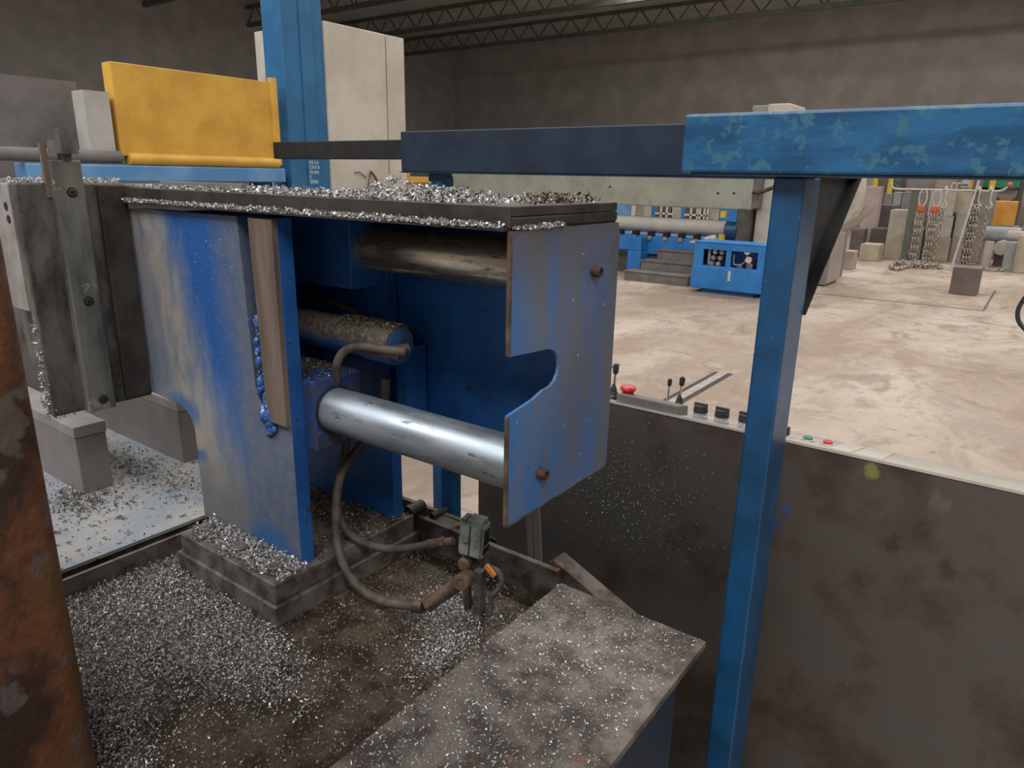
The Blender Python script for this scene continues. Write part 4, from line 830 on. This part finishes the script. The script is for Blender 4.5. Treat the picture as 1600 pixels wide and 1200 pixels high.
# chain rack
RY = 17.0
rk = thing('chain_rack', 'tall grey rack with cross pipe and hooks for lifting chains', 'rack', (-1.8, RY, 0))
xl = onZ(1412, 408, 0)[0]; xr = onZ(1505, 412, 0)[0]; zt = onY(1475, 297, RY)[2]
p1 = onY(1411, 408, RY); p2 = onY(1505, 410, RY)
for p in (p1, p2):
    bm = B(); box(bm, p[0] - .065, p[0] + .065, RY, RY + .10, 0, zt - .0); obj('leg', bm, mRack, rk, bevel=.006)
    bm = B(); box(bm, p[0] - .12, p[0] + .12, RY - .3, RY + .35, 0, .02); obj('base_plate', bm, mRack, rk)
a = onY(1393, 296, RY); b_ = onY(1578, 289, RY)
bm = B(); tube(bm, [(a[0] - .03, RY, zt + .12), (a[0] + .02, RY, zt + .03), (a[0] + .12, RY, zt), (p1[0], RY, zt), (p2[0], RY, zt), (p2[0] + .3, RY, zt), (b_[0] - .22, RY, zt), (b_[0] - .1, RY, zt + .02), (b_[0], RY, b_[2])], .022, 10); obj('cross_pipe', bm, mPipe, rk, True)
bm = B(); bmesh.ops.create_icosphere(bm, subdivisions=2, radius=.055, matrix=Matrix.Translation((b_[0], RY, b_[2]))); obj('red_end', bm, mat('faded_red', (.5, .12, .14), (.42, .1, .12), 8, .6), rk, True)
for x in (1487, 1495):
    p = onY(x, 293, RY); bm = B(); tube(bm, [(p[0], RY, zt), (p[0], RY, zt + .12), (p[0] + .06, RY, zt + .14)], .014, 8); obj('peg', bm, mPipe, rk, True)
# pole leaning on the rack
a = onZ(1494, 412, 0.01); b_ = onY(1536, 262, RY - .12)
bm = B(); cyl(bm, (a[0], RY - .45, .005), (b_[0], RY - .1, b_[2]), .022, 12); tag(obj('leaning_pole', bm, mPipe, None, .6), 'pale slim pole leaning across the right rack leg', 'pole')

LINK = None
def link_mesh(bm, c, d, rotk, s, thick):
    """one oval chain link around c pointing along d"""
    d = Vector(d).normalized(); u, v = basis(d); w = u if rotk else v; rings = []
    N, n = 10, 5
    nrm = d.cross(w)
    for i in range(N):
        a = 2 * math.pi * i / N; ce = Vector(c) + d * (math.cos(a) * s * .62) + w * (math.sin(a) * s * .34); ra = (ce - Vector(c)).normalized()
        rings.append([bm.verts.new(ce + (ra * math.cos(b) + nrm * math.sin(b)) * thick) for b in [2 * math.pi * k / n for k in range(n)]])
    for i in range(N):
        a, b = rings[i], rings[(i + 1) % N]
        for k in range(n): bm.faces.new((a[k], a[(k + 1) % n], b[(k + 1) % n], b[k]))
def chain(lab, x, ytop, ybot, hook='ring', s=.085, tail=None, off=0, conn=False, mm=None):
    a = onY(x, ytop, RY - .06); zb_ = max(onY(x - (ybot - ytop) * .19, ybot, RY - .06)[2], .06)
    X = a[0]; t = thing('lifting_chain', lab, 'chain', (X, RY - .06, 0), 'lifting chains on the rack')
    za = a[2]; Yc = RY - .06
    if hook == 'ring':
        bm = B(); pts = [(X + .07 * math.sin(k), Yc, za - .13 + .17 * math.cos(k)) for k in [2 * math.pi * i / 20 for i in range(21)]]; tube(bm, pts, .017, 8, 0); obj('lifting_ring', bm, mPipe, t, True); z = za - .30
    else:
        bm = B(); tube(bm, [(X - .02, Yc, za - .02), (X - .02, Yc + .07, za + .05), (X, Yc + .1, za + .03), (X + .01, Yc, za - .06), (X + .01, Yc, za - .22), (X + .05, Yc, za - .30), (X + .0, Yc, za - .36), (X - .05, Yc, za - .31)], .017, 8, 6); obj('hook', bm, mPipe, t, True); z = za - .34
    if conn:
        bm = B(); box(bm, X - .055, X + .055, Yc - .03, Yc + .03, z - .10, z + .02); cyl(bm, (X - .075, Yc, z - .04), (X + .075, Yc, z - .04), .03, 8); bmesh.ops.bevel(bm, geom=list(bm.edges), offset=.012, segments=1, affect='EDGES'); obj('coupling', bm, mRedO, t); z -= .11
    bm = B(); k = 0
    while z > zb_:
        for dx in ((-.05, 0, .05) if off else (0,)): link_mesh(bm, (X + dx + .008 * math.sin(k * 1.7), Yc + .012 * math.cos(k), z), (.05 * math.sin(k), 0, 1), k % 2, s, s * .17)
        z -= s * .86; k += 1
    if tail:
        tp = spline([(X, Yc, .05)] + tail, 20); acc = 0; last = tp[0]
        for q in tp[1:]:
            acc += (q - last).length
            if acc > s * .8: link_mesh(bm, q, q - last, k % 2, s, s * .17); k += 1; acc = 0
            last = q
    obj('links', bm, mm or mChain, t, True)
c1 = onZ(1392, 415, .03); c2 = onZ(1470, 417, .03); c3 = onZ(1400, 421, .03)
chain('double chain with big ring and orange coupling beside left rack leg', 1444, 299, 408, 'ring', .095, [(c2[0] - .1, c2[1], .05), (c2[0], c2[1] - .2, .04), (-2.0, 15.9, .04), (c3[0], c3[1], .04), (c1[0], c1[1], .04), (-2.2, 16.3, .04), (c2[0] - .3, c2[1], .06)], 1, True)
chain('double chain with small ring and orange coupling in the rack middle', 1466, 300, 408, 'ring', .085, [(-1.9, 16.4, .08), (-2.3, 16.2, .08), (-2.2, 15.95, .08), (-1.75, 15.9, .08), (-1.6, 16.3, .08)], 1, True)
chain('single grey chain on an open hook in the rack middle', 1479, 296, 405, 'hook', .08)
chain('dark chain on a long hook at the right rack leg', 1531, 296, 414, 'hook', .09, None, 1)
c4 = onZ(1570, 422, .03)
chain('light chain with yellow links at the bent pipe end', 1550, 296, 414, 'hook', .08, [(onZ(1552, 416, 0)[0], 16.4, .03), (c4[0], c4[1], .03)], 0, False, mat('yellowish_chain', (.30, .25, .12), (.38, .35, .30), 1.2, .5, .3))
# block on the cover plate
t0 = onZ(1482, 459, 0); t1 = onZ(1525, 463, 0); zt = onY(1490, 417, 12.5)[2]
bm = B(); box(bm, t0[0], t1[0], 12.5, 12.95, 0.0, zt); tag(obj('steel_block', bm, mat('brown_grey_block', (.145, .115, .105), (.18, .15, .135), 3, .7, 0, .002), bevel=.008), 'brown grey steel block standing alone on the floor cover plate', 'block')
# shelves and windows seen between the beams of the rolling machine
sh = thing('storage_shelf', 'far storage shelf with coloured boxes and white grid seen between machine beams', 'shelf', (-9, 17, 0))
zc = onY(1040, 331, 16)[2]
for i, (x0, x1, m2) in enumerate(((962, 985, mSky), (986, 993, mPlateG), (994, 1006, mBlkC), (1006, 1018, mBlkP), (1019, 1026, mMach), (1026, 1048, mBlkD), (1050, 1064, mBlkB), (1064, 1070, mMach), (1070, 1108, mBlkD), (1108, 1124, mBlkP), (1125, 1155, mMach))):
    a = onY(x0, 331, 16 + .0); b_ = onY(x1, 331, 16)
    bm = B(); box(bm, a[0], b_[0], 16, 16.5, 0, zc + .6); obj('box_stack', bm, m2, sh)
bm = B()
for x in (1033, 1042, 1080, 1090, 1094, 1101, 1106): a = onY(x, 331, 15.95); box(bm, a[0] - .02, a[0] + .02, 15.93, 15.97, zc - .4, zc + .6)
for x0, x1 in ((1024, 1052), (1070, 1108)): a = onY(x0, 331, 15.95); b_ = onY(x1, 331, 15.95); box(bm, a[0], b_[0], 15.93, 15.97, zc - .06, zc - .02)
obj('white_grid', bm, mPlateG, sh)
